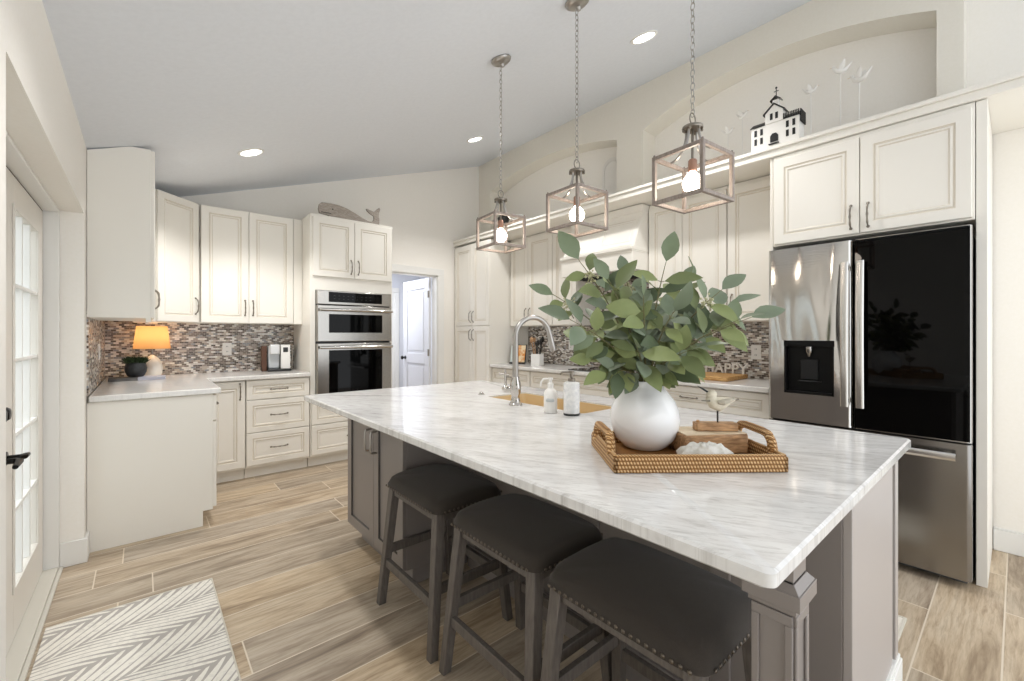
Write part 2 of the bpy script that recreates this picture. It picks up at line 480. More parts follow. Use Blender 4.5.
# ------------------------------------------------------------------ room shell
struct(B().box(-.6, 4.0, YB, 7.4, -.08, 0).done('floor', 'floor', smooth=False))
struct(B().prism([(-.62, zc(-.62)), (4.0, zc(4.0)), (4.0, zc(4.0)+.12), (-.62, zc(-.62)+.12)], 'y', YB, YO+.13).done('ceiling', 'ceiling', smooth=False))

b = B()
top = zc(XW)
b.prism([(YB, 0), (1.57, 0), (1.57, 1.953), (3.40, 1.953), (3.40, 0), (YO, 0), (YO, top), (YB, top)], 'x', XW-.30, XW)
struct(b.done('wall_left', 'wall', smooth=False))
b = B()
b.prism([(XW-.3, 0), (2.20, 0), (2.20, 2.045), (2.955, 2.045), (2.955, 0), (XF+.15, 0), (XF+.15, zc(XF+.15)), (XW-.3, zc(XW-.3))], 'y', YO, YO+.12)
struct(b.done('wall_back', 'wall', smooth=False))
struct(B().prism([(-.9, 0), (YO, 0), (YO, zc(XF)), (-.9, zc(XF))], 'x', XF, XF+.15).done('wall_right', 'wall', smooth=False))
# thickened wall above the cabinets with two arched niches
def arch(y0, y1, zs, rise, n=22):
    c, hw = (y0+y1)/2, (y1-y0)/2; out = []
    rad = (hw*hw + rise*rise)/(2*rise)
    for i in range(n+1):
        y = y0 + (y1-y0)*i/n
        out.append((y, zs + math.sqrt(max(rad*rad - (y-c)**2, 0)) - (rad-rise)))
    return out
zsh = 2.532
poly = [(.204, zsh), (.318, zsh)] + arch(.318, 2.325, 3.225, .20) + [(2.325, zsh), (2.625, zsh)] + arch(2.625, 4.70, 3.235, .155) + [(4.70, zsh), (YO-.001, zsh), (YO-.001, zc(XN)), (.204, zc(XN))]
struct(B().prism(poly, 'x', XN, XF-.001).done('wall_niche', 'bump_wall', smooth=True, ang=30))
# plant shelf / soffit running over the cabinets
b = B()
b.box(3.19, XF-.001, -.9, YO-.001, 2.508, zsh).box(3.205, XF-.001, -.9, YO-.001, 2.464, 2.508)
struct(b.done('trim_1', 'cab', bev=.004))
# baseboards and pillar trim
b = B(); b.box(XF-.016, XF, -.9, .096, 0, .125).box(XF-.011, XF, -.9, .096, .125, .135)
struct(b.done('baseboard_right', 'trim', bev=.003))
b = B(); b.box(-.343, XW+.014, 3.386, 3.40, 0, .135).box(XW, XW+.014, 3.40, 3.515, 0, .135)
b.box(XW, XW+.014, YB, 1.57, 0, .135)
struct(b.done('baseboard_left', 'trim', bev=.003))
# door frame in the recess
b = B()
b.box(-.46, -.343, 3.368, 3.40, .0, 1.953).box(-.46, -.343, 1.57, 1.602, 0, 1.953).box(-.46, -.343, 1.602, 3.368, 1.935, 1.953)
struct(b.done('trim_2', 'trim', bev=.003))
b = B(); b.box(-.46, -.345, 1.602, 3.368, 0, .020).box(-.345, -.328, 1.602, 3.385, 0, .012)
struct(b.done('trim_3', mat('threshold_paint', '#CFCBC0', .5), bev=.003))

# French doors (two leaves) in the recess
def french_leaf(name, y0, y1, hside):
    o = B((0, 0, 0))
    xa, xb_ = -.446, -.402
    g0, g1, gz0, gz1 = y0+.185, y1-.175, .235, 1.79
    o.box(xa, xb_, y0, g0, .024, 1.928).box(xa, xb_, g1, y1, .024, 1.928).box(xa, xb_, g0, g1, .024, gz0).box(xa, xb_, g0, g1, gz1, 1.928)
    o.box(xb_, xb_+.006, g0-.02, g0, gz0-.02, gz1+.02).box(xb_, xb_+.006, g1, g1+.02, gz0-.02, gz1+.02).box(xb_, xb_+.006, g0, g1, gz0-.02, gz0).box(xb_, xb_+.006, g0, g1, gz1, gz1+.02)
    d = struct(o.done(name, mat(name+'_paint', '#E4DFD6', .4), bev=.002))
    B().box(-.428, -.424, g0+.001, g1-.001, gz0+.001, gz1-.001).done('pane', 'pane', d, smooth=False)
    m = B(); n = 5
    for i in range(1, n):
        z = gz0 + (gz1-gz0)*i/n; m.box(-.437, -.400, g0, g1, z-.008, z+.008)
    for i in (1, 2):
        y = g0 + (g1-g0)*i/3; m.box(-.436, -.401, y-.008, y+.008, gz0, gz1)
    m.done('muntin_grid', 'trim', d, bev=.002)
    if hside < 0: B().box(-.44, -.404, y1+.0006, y1+.0055, .024, 1.934).box(-.44, -.404, y0, y1, 1.9285, 1.9345).done('weatherstrip', mat('brown_weatherstrip', '#4A3D31', .7), d, smooth=False)
    yh = y0+.030 if hside < 0 else y1-.030
    h = B(); h.tube([(xb_, yh, .80), (xb_+.008, yh, .80)], .026, 18)
    h.tube([(xb_+.006, yh, .80), (xb_+.040, yh, .80), (xb_+.050, yh-.012*hside, .799), (xb_+.050, yh-.085*hside, .792)], [.011, .011, .012, .008], 10)
    h.done('door_handle', 'bronze', d, bev=.002)
    B().lathe([(.026, 0), (.026, .008), (.02, .016), (0, .018)], 20).done('deadbolt', 'bronze', d, loc=(xb_, yh, .97), rot=(0, R(90), 0))
    return d
french_leaf('door_1', 2.487, 3.362, -1)
french_leaf('door_2', 1.606, 2.483, 1)
# patio outside the glass doors, with an added white screen that dims the panes
struct(B().box(-4.5, -.56, -1, 6, -.10, -.02).done('floor_patio', mat('patio_concrete', '#C9C5BC', .9), smooth=False))
b = B()
for i in range(18): b.box(-2.62, -2.58, -.9+i*.38, -.9+i*.38+.375, -.02, 2.2)
struct(b.done('wall_dimming_screen', mat('white_dimming_screen', '#E6E8E8', .6), bev=.006))

# interior doorway in the oven wall, with a hall beyond
b = B()
b.box(2.955, 3.045, YO-.018, YO, 0, 2.045).box(2.20-.09, 3.045, YO-.018, YO, 2.045, 2.135)
b.box(2.942, 2.955, YO, YO+.12, 0, 2.045).box(2.20, 2.955, YO, YO+.12, 2.033, 2.045)
struct(b.done('trim_4', 'trim', bev=.003))
hall = mat('hall_paint', '#DEE0E6', .8)
b = B(); b.box(.9, 4.0, 7.2, 7.3, 0, 2.5)
struct(b.done('wall_hall', hall, smooth=False))
struct(B().box(1.98, 2.04, YO+.12, 7.2, 0, 2.5).done('wall_hall_left', hall, smooth=False))
struct(B().box(3.9, 4.0, YO+.12, 7.2, 0, 2.5).done('wall_hall_right', hall, smooth=False))
struct(B().box(1.98, 4.0, YO+.12, 7.3, 2.5, 2.58).done('ceiling_hall', hall, smooth=False))
b = B(); b.box(2.5, 2.58, 7.17, 7.2, 0, 2.019).box(2.58, 3.4, 7.185, 7.2, 0, 2.019).box(3.4, 3.48, 7.17, 7.2, 0, 2.019).box(2.5, 3.48, 7.17, 7.2, 2.02, 2.1)
struct(b.done('trim_5', 'trim', bev=.003))
# open panel door: leaf swung 90 degrees into the hall
d = B()
lw, lh = .74, 2.02
d.panel(.13, lw-.13, 1.02, lh-.14, 0, .002, .02)
b = B()
def grid_leaf(b):
    fr = .115
    b.box(0, fr, 0, .035, 0, lh).box(lw-fr, lw, 0, .035, 0, lh).box(fr, lw-fr, 0, .035, 0, .2).box(fr, lw-fr, 0, .035, .86, 1.0).box(fr, lw-fr, 0, .035, lh-.13, lh)
    for z0, z1 in ((.2, .86), (1.0, lh-.13)):
        b.box(fr, lw-fr, .012, .023, z0, z1); b.box(fr+.04, lw-fr-.04, .005, .030, z0+.04, z1-.04)
grid_leaf(b)
d.b.free()
door3 = b.done('door_3', mat('door_paint', '#E3E4E9', .35), bev=.004, loc=(2.935, YO+.11+.02, .012), rot=(0, 0, R(90)))
struct(door3)
k = B().lathe([(.026, 0), (.026, .006), (.011, .012), (.011, .03), (.024, .038), (.028, .05), (.022, .062), (0, .066)], 20)
k.done('door_knob', 'bronze', door3, loc=(lw-.065, .035, .93), rot=(R(-90), 0, 0))
for z in (.22, 1.02, 1.80):
    B().box(-.004, .03, .030, .0385, z-.045, z+.045).tube([(0, .040, z-.045), (0, .040, z+.045)], .006).done('hinge', 'pewter', door3)
hl = bpy.data.lights.new('hall_fill_light', 'AREA'); hl.energy = 20; hl.size = .6; hl.color = (.93, .955, 1)  # unseen area light added to brighten the hall
o = bpy.data.objects.new('hall_fill_light', hl); o.location = (2.5, 6.1, 2.45); COL.objects.link(o)

# mosaic backsplashes and counter up-stands
struct(B().box(XW, XW+.008, 3.525, YO-.001, .915, 1.40).done('wall_left_tile', 'mosaic_y', smooth=False))
struct(B().box(XW+.008, 1.214, YO-.009, YO-.001, .915, 1.40).done('wall_back_tile', 'mosaic_x', smooth=False))
struct(B().box(XF-.009, XF-.001, 1.09, 4.165, .915, 1.86).done('wall_right_tile', 'mosaic_y', smooth=False))

# ------------------------------------------------------------------ cabinets
# local frame of a cabinet: x to the right when facing it, y into its depth, z up; fronts sit at y = 0
def cabinet(label, loc, rz, W, D, z0, z1, fronts, toe=0.0, group=None, cat='cabinet', name='base_cabinet', mats=('cab', 'glaze'), body=None, hm='pewter', extra=None, flat=False):
    t = thing(name, label, cat, loc, rz, group)
    b = B()
    if body: body(b)
    else:
        b.box(0, W, .0205, D, z0+toe, z1)
        if toe: b.box(0, W, .085, D, z0, z0+toe)
    if extra: extra(b)
    b.done('carcass', mats[0], t, bev=.002)
    for kind, x0, x1, a, c, h in fronts:
        p = B().panel(x0, x1, a, c, 0, .02, .058 if kind == 'door' else .045, flat=flat)
        o = p.done(kind, list(mats), t, ang=30)
        if h:
            hb = B()
            if h[0] == 'v': hb.pull(h[1], h[2], .135, True)
            else: hb.pull(h[1], h[2], .135, False)
            hb.done('handle', hm, o)
    return t
g = .0035
OR, FR_, LR = 0.0, -math.pi/2, math.pi/2       # facing rotations: oven wall, right wall, left wall

# --- oven wall, base run
YBF = 4.364
cabinet('cream corner base cabinet with one door left of the drawer stack', (.39, YBF, 0), OR, .292, .598, 0, .875,
        [('door', .012, .288, .118, .868, ('v', .25, .78))], .1)
x0, x1 = .686, 1.206
cabinet('cream base cabinet with three wide drawers below the coffee maker', (x0, YBF, 0), OR, x1-x0, .598, 0, .875,
        [('drawer', .003, .517, .122, .404, ('h', .26, .265)), ('drawer', .003, .517, .411, .693, ('h', .26, .555)), ('drawer', .003, .517, .700, .868, ('h', .26, .785))], .1)
TX0, TX1 = 1.213, 2.045
def tower(b):
    W = TX1-TX0
    b.box(0, W, .0205, .598, .1, .66).box(0, W, .085, .598, 0, .1).box(0, W, .0205, .598, 1.706, 2.40)
    b.box(0, .05, .0205, .598, .66, 1.706).box(W-.025, W, .0205, .598, .66, 1.706).box(.05, W-.025, .575, .598, .66, 1.706)
    b.box(.001, W+.004, .010, .598, 2.40, 2.432)
W = TX1-TX0
cabinet('tall cream oven cabinet with doors above the ovens and drawers below', (TX0, YBF, 0), OR, W, .598, 0, 2.43,
        [('door', .022, .419, 1.838, 2.408, ('v', .385, 1.95)), ('door', .423, .822, 1.838, 2.408, ('v', .458, 1.95)),
         ('drawer', .012, W-.010, .122, .404, ('h', W/2, .265)), ('drawer', .012, W-.010, .411, .645, ('h', W/2, .53))], body=tower, name='tall_oven_cabinet')
# --- oven wall, upper cabinet pair with filler
cabinet('cream upper cabinet with a pair of doors over the coffee maker', (.386, 4.64, 0), OR, .825, .318, 1.376, 2.416,
        [('door', .003, .364, 1.380, 2.412, ('v', .335, 1.52)), ('door', .368, .744, 1.380, 2.412, ('v', .398, 1.52))], name='upper_cabinet',
        extra=lambda b: b.box(.748, .825, .004, .0205, 1.376, 2.416))
# --- diagonal corner upper
t = thing('corner_upper_cabinet', 'cream diagonal corner upper cabinet above the table lamp', 'cabinet', (.075, 4.363, 0), 0)
b = B((.075, 4.363, 0)); b.prism([(-.06, 4.365), (.062, 4.365), (.382, 4.675), (.382, 4.96), (-.06, 4.96)], 'z', 1.376, 2.414)
b.done('carcass', 'cab', t, bev=.002)
ang = math.atan2(4.655-4.363, .385-.082)
p = B().panel(.012, .398, 1.380, 2.410, -.012, .02, .055)
o = p.done('door', ['cab', 'glaze'], t, rot=(0, 0, ang), ang=30)
B().pull(.365, 1.52, .135, True, -.012).done('handle', 'pewter', o)
# --- left wall upper
def lu(b):
    # local: x = world +Y, y = world -X ; profile clipped under the sloping ceiling
    D = .06+.246
    prof = [(.0205, 1.376), (D, 1.376), (D, 2.352), (.115, 2.424), (.0205, 2.430)]
    A = [b.v((0, y, z)) for y, z in prof]; C = [b.v((.838, y, z)) for y, z in prof]
    b.f(A); b.f(C[::-1])
    for i in range(5): b.f([A[i], C[i], C[(i+1) % 5], A[(i+1) % 5]])
    b.box(0, .838, .02, .045, 1.352, 1.376)
cabinet('cream upper cabinet with its tall blank side panel beside the glass doors', (.06, 3.52, 0), LR, .838, .3, 1.376, 2.43,
        [('door', .003, .417, 1.380, 2.422, ('v', .385, 1.52)), ('door', .421, .835, 1.380, 2.422, ('v', .455, 1.52))], body=lu, name='upper_cabinet')
# --- left wall base with end panel
def lb(b):
    D = .381+.246
    prof = [(.0205, .1), (.0205, .875), (D, .875), (D, 0), (.075, 0), (.075, .1)]
    A = [b.v((0, y, z)) for y, z in prof]; C = [b.v((.84, y, z)) for y, z in prof]; n = 6
    b.f(A); b.f(C[::-1])
    for i in range(n): b.f([A[i], C[i], C[(i+1) % n], A[(i+1) % n]])
cabinet('cream base cabinet whose blank end panel faces the glass doors', (.381, 3.52, 0), LR, .84, .6, 0, .875,
        [('door', .003, .417, .118, .69, ('v', .385, .60)), ('door', .421, .80, .118, .69, ('v', .455, .60)),
         ('drawer', .003, .417, .70, .868, ('h', .21, .785)), ('drawer', .421, .80, .70, .868, ('h', .61, .785))], body=lb)
# L-shaped worktop
b = B((0, 3.5, .878)); b.prism([(XW+.010, 3.497), (.405, 3.497), (.405, 4.340), (1.210, 4.340), (1.210, YO-.010), (XW+.010, YO-.010)], 'z', .878, .915)
tag(b.done('countertop', 'quartz', bev=.006, loc=(0, 3.5, .878)), 'white quartzite worktop in an L along the left and oven walls', 'countertop')

# --- right wall
def right_cab(label, ya, yb, front, z0, z1, fronts, toe=0.0, name='base_cabinet', back=XF-.004, **k):
    """fronts given in world Y (larger Y = further left when facing it)"""
    W = ya-yb
    ff = []
    for kind, a, c, lo, hi, h in fronts:
        hh = (h[0], ya-h[1], h[2]) if h else None
        ff.append((kind, ya-a, ya-c, lo, hi, hh))
    return cabinet(label, (front, ya, 0), FR_, W, back-front, z0, z1, ff, toe, name=name, **k)
right_cab('tall cream pantry cabinet in the corner beside the hall door', 4.962, 4.178, 3.2, 0, 2.44,
          [('door', 4.925, 4.535, 1.388, 2.42, ('v', 4.565, 1.50)), ('door', 4.530, 4.182, 1.388, 2.42, ('v', 4.50, 1.50)),
           ('door', 4.925, 4.535, .118, 1.378, ('v', 4.565, 1.27)), ('door', 4.530, 4.182, .118, 1.378, ('v', 4.50, 1.27))], .1, name='pantry_cabinet')
right_cab('cream upper cabinet with two doors next to the pantry', 4.174, 3.424, 3.52, 1.376, 2.46,
          [('door', 4.15, 3.828, 1.380, 2.43, ('v', 3.86, 1.52)), ('door', 3.824, 3.427, 1.380, 2.43, ('v', 3.79, 1.52))], name='upper_cabinet', back=XF-.011)
right_cab('narrow cream upper cabinet on the pantry side of the hood', 3.421, 3.062, 3.52, 1.376, 2.46,
          [('door', 3.417, 3.066, 1.380, 2.43, ('v', 3.10, 1.52))], name='upper_cabinet', back=XF-.011)
right_cab('cream upper cabinet with two doors on the fridge side of the hood', 2.198, 1.501, 3.52, 1.376, 2.46,
          [('door', 2.194, 1.876, 1.380, 2.43, ('v', 1.91, 1.52)), ('door', 1.872, 1.504, 1.380, 2.43, ('v', 1.84, 1.52))], name='upper_cabinet', back=XF-.011)
right_cab('single-door cream upper cabinet squeezed against the fridge surround', 1.498, 1.092, 3.52, 1.376, 2.46,
          [('door', 1.494, 1.096, 1.380, 2.43, ('v', 1.46, 1.52))], name='upper_cabinet', back=XF-.011)
right_cab('cream base cabinet with drawers at the pantry end of the long counter', 4.174, 3.49, 3.24, 0, .875,
          [('drawer', 4.17, 3.494, .70, .868, ('h', 3.83, .785)), ('door', 4.17, 3.834, .118, .69, ('v', 3.87, .6)), ('door', 3.83, 3.494, .118, .69, ('v', 3.80, .6))], .1)
right_cab('wide cream drawer base cabinet under the cooktop', 3.487, 2.25, 3.24, 0, .875,
          [('drawer', 3.483, 2.254, .70, .868, ('h', 2.87, .785)), ('drawer', 3.483, 2.254, .411, .69, ('h', 2.87, .55)), ('drawer', 3.483, 2.254, .118, .404, ('h', 2.87, .26))], .1)
right_cab('wide cream drawer base cabinet beside the fridge', 2.247, 1.092, 3.24, 0, .875,
          [('drawer', 2.243, 1.096, .70, .868, ('h', 1.67, .785)), ('drawer', 2.243, 1.096, .411, .69, ('h', 1.67, .55)), ('drawer', 2.243, 1.096, .118, .404, ('h', 1.67, .26))], .1)
right_cab('cream cabinet with two large doors directly above the fridge', 1.068, .142, 3.2, 1.862, 2.46,
          [('door', 1.058, .607, 1.872, 2.432, ('v', .645, 1.97)), ('door', .602, .152, 1.872, 2.432, ('v', .565, 1.97))], name='upper_cabinet')
b = B((3.23, 1.08, 0)); b.box(3.225, XF-.002, 1.071, 1.089, 0, 2.46)
tag(b.done('fridge_side_panel', 'cab', bev=.002, loc=(3.23, 1.08, 0)), 'tall cream panel between the fridge and the long counter', 'side panel')
b = B((3.23, .12, 0)); b.box(3.225, XF-.017, .099, .139, 0, 2.46)
tag(b.done('fridge_side_panel', 'cab', bev=.002, loc=(3.23, .12, 0)), 'tall cream panel on the open right side of the fridge', 'side panel')
b = B((3.2, 2.6, .878)); b.box(3.205, XF-.011, 1.091, 4.172, .878, .915)
tag(b.done('countertop', 'quartz', bev=.006, loc=(3.2, 2.6, .878)), 'long white worktop along the right wall under the mosaic', 'countertop')

# --- range hood
hx, hy = 3.28, 2.63
t = thing('range_hood', 'cream wooden range hood with sloping panelled front', 'range hood', (hx, hy, 1.86))
b = B((hx, hy, 1.86))
y0, y1 = 2.206, 3.054
b.prism([(XF-.011, 1.858), (3.275, 1.858), (3.275, 2.03), (3.29, 2.03), (3.44, 2.375), (3.44, 2.40), (XF-.011, 2.40)], 'y', y0, y1)
b.box(3.255, 3.60, y0-.004, y1+.003, 2.028, 2.058).box(3.43, 3.6, y0-.003, y1+.003, 2.392, 2.458).box(3.265, 3.5, y0-.002, y1+.002, 2.016, 2.028)
b.done('hood_body', 'cab', t, bev=.003)
sl = math.atan2(.15, .345)
for k in range(2):
    p = B().panel(0, .385, 0, .30, 0, .014, .03)
    p.done('hood_panel', ['cab', 'glaze'], t, loc=(3.283+.022-hx, y1-.025-k*.415-hy, 2.075-1.86), rot=(-sl, 0, -math.pi/2), ang=30)
b = B((hx, hy, 1.86)); b.box(3.32, 3.78, y0+.06, y1-.06, 1.838, 1.858)
for i in range(8): b.box(3.35+i*.052, 3.37+i*.052, y0+.09, y1-.09, 1.832, 1.838, 1)
b.done('vent_insert', ['steel', 'dark'], t, bev=.002)
# cooktop
b = B((3.52, 2.62, .915)); b.box(3.30, 3.76, 2.27, 2.98, .915, .922)
for yy, rr in ((2.44, .1), (2.80, .09), (2.62, .06)):
    for xx in (3.42, 3.64):
        b.lathe([(rr, 0), (rr, .0008), (rr-.006, .0008), (rr-.006, 0)], 28, (xx, yy, .922), 1, False)
tag(b.done('cooktop', ['black_glass', 'greyplast'], loc=(3.52, 2.62, .915)), 'black glass cooktop set in the counter below the hood', 'cooktop')

# ------------------------------------------------------------------ double oven
ox, oy = (TX0+.05+TX1-.025)/2, YBF
t = thing('double_wall_oven', 'stainless double wall oven with two black glass windows', 'oven', (ox, oy, .665))
o_ = (ox, oy, .665); l, r = 1.266, 2.017
b = B(o_); b.box(l, r, .03+oy, .55+oy, .665, 1.702).done('housing', 'black', t)
b = B(o_); b.box(l, r, oy-.022, oy+.028, 1.568, 1.702); cp = b.done('control_panel', 'steel', t, bev=.004)
b = B(o_); b.box(1.373, 1.912, oy-.0245, oy-.020, 1.592, 1.690)
for i in range(9):
    for j in range(2): b.box(1.42+i*.045, 1.433+i*.045, oy-.0249, oy-.0244, 1.622+j*.03, 1.626+j*.03, 1)
b.done('display_glass', ['black_glass', 'greyplast'], cp, bev=.001)
def oven_door(z0, z1, wz0, wz1, hz):
    b = B(o_); b.box(l, r, oy-.030, oy+.026, z0, z1); d = b.done('oven_door', 'steel', t, bev=.006)
    B(o_).box(1.373, 1.912, oy-.0325, oy-.028, wz0, wz1).done('window', 'black_glass', d, bev=.001)
    h = B(o_)
    h.tube([(l+.012, oy-.075, hz), (r-.012, oy-.075, hz)], .0135, 14)
    for xx in (l+.035, r-.035): h.box(xx-.012, xx+.012, oy-.075, oy-.028, hz-.010, hz+.010)
    h.done('handle', 'chrome', d)
oven_door(1.206, 1.560, 1.292, 1.474, 1.515)
oven_door(.668, 1.190, .700, 1.122, 1.150)

# ------------------------------------------------------------------ refrigerator
fx, fy = 3.10, .603
t = thing('refrigerator', 'stainless French-door fridge with a black glass right door', 'refrigerator', (fx, fy, 0))
fo = (fx, fy, 0); ya, yb = 1.060, .147
b = B(fo); b.box(3.165, 3.82, yb+.004, ya-.004, .03, 1.80).box(3.2, 3.8, yb+.02, ya-.02, .0, .03)
b.done('cabinet_body', mat('grey_fridge_case', '#6d6d6d', .4, .4), t, bev=.004)
def rounded_door(y0, y1, z0, z1, mname, name, par, hole=None, mats=None):
    b = B(fo); n = 6; rd = .022
    prof = [(3.160, y0), (3.160, y1)]
    for i in range(n+1): a = R(90*i/n); prof.append((3.10+rd-rd*math.sin(a), y1-rd+rd*math.cos(a)))
    for i in range(n+1): a = R(90*i/n); prof.append((3.10+rd-rd*math.cos(a), y0+rd-rd*math.sin(a)))
    if hole is None:
        b.prism(prof, 'z', z0, z1)
    else:
        h0, h1, hz0, hz1 = hole
        b.prism(prof, 'z', z0, hz0); b.prism(prof, 'z', hz1, z1)
        left = [(3.160, h1), (3.160, y1)] + prof[2:2+n+1] + [(3.10, h1)]
        right = [(3.160, y0), (3.160, h0), (3.10, h0)] + prof[2+n+1:]
        b.prism(left, 'z', hz0, hz1); b.prism(right, 'z', hz0, hz1)
        b.box(3.15, 3.160, h0, h1, hz0, hz1)
        bmesh.ops.remove_doubles(b.b, verts=b.b.verts[:], dist=1e-5)
    return b.done(name, mats or mname, par, ang=50)
ys = .615
ld = rounded_door(ys+.003, ya, .737, 1.818, 'steel_wavy', 'left_door', t, (.705, .966, .908, 1.236))
ld['label'] = 'stainless door with ice and water dispenser'
rd_ = rounded_door(yb, ys-.003, .737, 1.818, 'steel', 'right_door', t)
rd_['label'] = 'door covered in black glass'
B(fo).box(3.0965, 3.101, yb+.006, ys-.009, .742, 1.814).done('glass_panel', 'black_glass', rd_, bev=.001)
dr = rounded_door(yb, ya, .05, .727, steel('drawer_steel', 0, '#8E8B87', .2), 'freezer_drawer', t)
def bar(y, z0, z1, par):
    h = B(fo); pts = []; n = 14
    for i in range(n+1):
        a = i/n; pts.append((3.052-.010*math.sin(math.pi*a), y, z0+(z1-z0)*a))
    h.tube(pts, .0195, 10, flat=.42, up=(1, 0, 0))
    for z in (z0+.03, z1-.03): h.box(3.05, 3.099, y-.012, y+.012, z-.014, z+.014)
    h.done('handle', 'bar_steel', par)
bar(ys+.031, .862, 1.69, ld); bar(ys-.040, .862, 1.69, rd_)
h = B(fo); h.tube([(3.046, .20, .668), (3.041, .40, .668), (3.040, .603, .668), (3.041, .80, .668), (3.046, 1.005, .668)], .0195, 10, flat=.42, up=(1, 0, 0))
for y in (.23, .975): h.box(3.045, 3.1, y-.014, y+.014, .657, .679)
h.done('handle', 'bar_steel', dr)
dp = B(fo); dp.box(3.098, 3.110, .703, .968, 1.20, 1.238).box(3.138, 3.149, .707, .964, .910, 1.20)
dp.box(3.100, 3.14, .707, .716, .910, 1.2).box(3.100, 3.14, .955, .964, .910, 1.2).box(3.100, 3.14, .707, .964, .906, .922)
dpo = dp.done('dispenser', mat('dispenser_black', '#060606', .45, 0, .2), ld, bev=.002)
B(fo).box(3.118, 3.136, .79, .88, 1.0, 1.12).box(3.112, 3.138, .775, .895, .985, .99).done('paddle', mat('paddle_grey', '#1a1a1b', .4, 0, .3), dpo, bev=.003)
B(fo).lathe([(.02, 0), (.02, -.03), (.012, -.045), (.008, -.06)], 16, (3.122, .836, 1.20)).done('water_spout', 'steel', dpo)
B(fo).box(3.18, 3.24, yb+.01, yb+.10, 1.80, 1.822).box(3.18, 3.24, ya-.10, ya-.01, 1.80, 1.822).done('hinge_cover', 'greyplast', t, bev=.004)

# ------------------------------------------------------------------ kitchen island
ix0, ix1, iy0, iy1 = .723, 2.026, .239, 2.748
t = thing('kitchen_island', 'grey painted kitchen island with panelled end and corner post', 'kitchen island', (1.45, 1.5, 0))
io = (1.45, 1.5, 0)
BX0, BX1, BY0, BY1, KX, KY, ZT = .975, 2.0, .275, 2.722, 1.38, 1.97, .884
b = B(io)
b.box(KX, 1.49, BY0+.02, BY1, .1, ZT).box(1.86, BX1, BY0+.02, BY1, .1, ZT).box(1.49, 1.86, BY0+.02, 1.24, .1, ZT).box(1.49, 1.86, 2.06, BY1, .1, ZT).box(1.49, 1.86, 1.24, 2.06, .1, .62)
b.box(KX+.02, BX1-.07, BY0+.06, BY1-.06, 0, .1)
b.box(BX0+.021, KX, KY, BY1, .1, ZT).box(BX0+.07, KX, KY+.03, BY1-.05, 0, .1)
b.box(KX-.013, KX, BY0+.30, BY0+.36, .1, ZT).box(KX-.013, KX, 1.08, 1.15, .1, ZT).box(KX-.013, KX, KY-.06, KY, .1, ZT)
b.box(KX-.013, KX, BY0+.36, KY-.06, ZT-.07, ZT).box(KX-.018, KX, BY0+.30, KY, .0, .12)
b.done('carcass', 'isl', t, bev=.003)
for a, c, h in ((BY1, 2.325, 2.36), (2.321, KY, 2.285)):
    # doors on the seating side; local x runs along -Y
    p = B().panel(0, a-c, .105, ZT-.01, 0, .02, .06, flat=True)
    o = p.done('door', ['isl', 'isl_groove'], t, loc=(BX0-io[0], a-io[1], 0), rot=(0, 0, -math.pi/2), ang=30)
    hb = B(); hb.tube([(a-h, 0, .625), (a-h, -.03, .628), (a-h, -.034, .64), (a-h, -.034, .73), (a-h, -.03, .742), (a-h, 0, .745)], .006, 8)
    hb.done('handle', 'nickel', o)
# end panel towards the camera side
b = B(io)
b.box(KX, 1.925, BY0, BY0+.02, .15, ZT).box(1.952, BX1, BY0-.004, BY0+.02, .1, ZT).box(1.925, 1.952, BY0+.012, BY0+.02, .15, ZT, 1)
b.done('end_panel', [mat('island_end_lit', '#B3ACA8', .34), 'isl_groove'], t, bev=.002)  # island grey made lighter here: side light painted into the colour
B(io).box(KX-.01, BX1+.012, BY0-.014, BY0+.02, 0, .15).box(KX-.01, BX1+.007, BY0-.009, BY0+.02, .15, .165).done('end_baseboard', 'trim', t, bev=.003)
# corner post with cap
b = B(io)
px0, px1, py0, py1 = .947, 1.021, .279, .353
b.box(px0, px1, py0, py1, 0, .80)
def ringbox(e, z0, z1): b.box(px0-e, px1+e, py0-e, py1+e, z0, z1)
ringbox(.006, .738, .750); ringbox(.015, .752, .782); ringbox(.011, .750, .752)
def flare(e0, z0_, e1, z1_):
    q = lambda e, z: [(px0-e, py0-e, z), (px1+e, py0-e, z), (px1+e, py1+e, z), (px0-e, py1+e, z)]
    b.hexa(q(e0, z0_), q(e1, z1_))
flare(.013, .782, .001, .796); ringbox(0, .78, .835); flare(.001, .832, .016, .860); ringbox(.017, .860, ZT); ringbox(.014, 0, .12)
po = b.done('corner_post', 'isl', t, bev=.0025)
b = B(io)
for ax in 'xy':
    for lo, hi in ((.16, .715),):
        if ax == 'x':
            for q in ((py0, py0+.014), (py1-.014, py1)): b.box(px0-.006, px0, q[0], q[1], lo, hi)
            b.box(px0-.006, px0, py0, py1, hi, hi+.02).box(px0-.006, px0, py0, py1, lo-.03, lo)
        else:
            for q in ((px0, px0+.014), (px1-.014, px1)): b.box(q[0], q[1], py0-.006, py0, lo, hi)
            b.box(px0, px1, py0-.006, py0, hi, hi+.02).box(px0, px1, py0-.006, py0, lo-.03, lo)
b.done('post_moulding', 'isl', po, bev=.002)

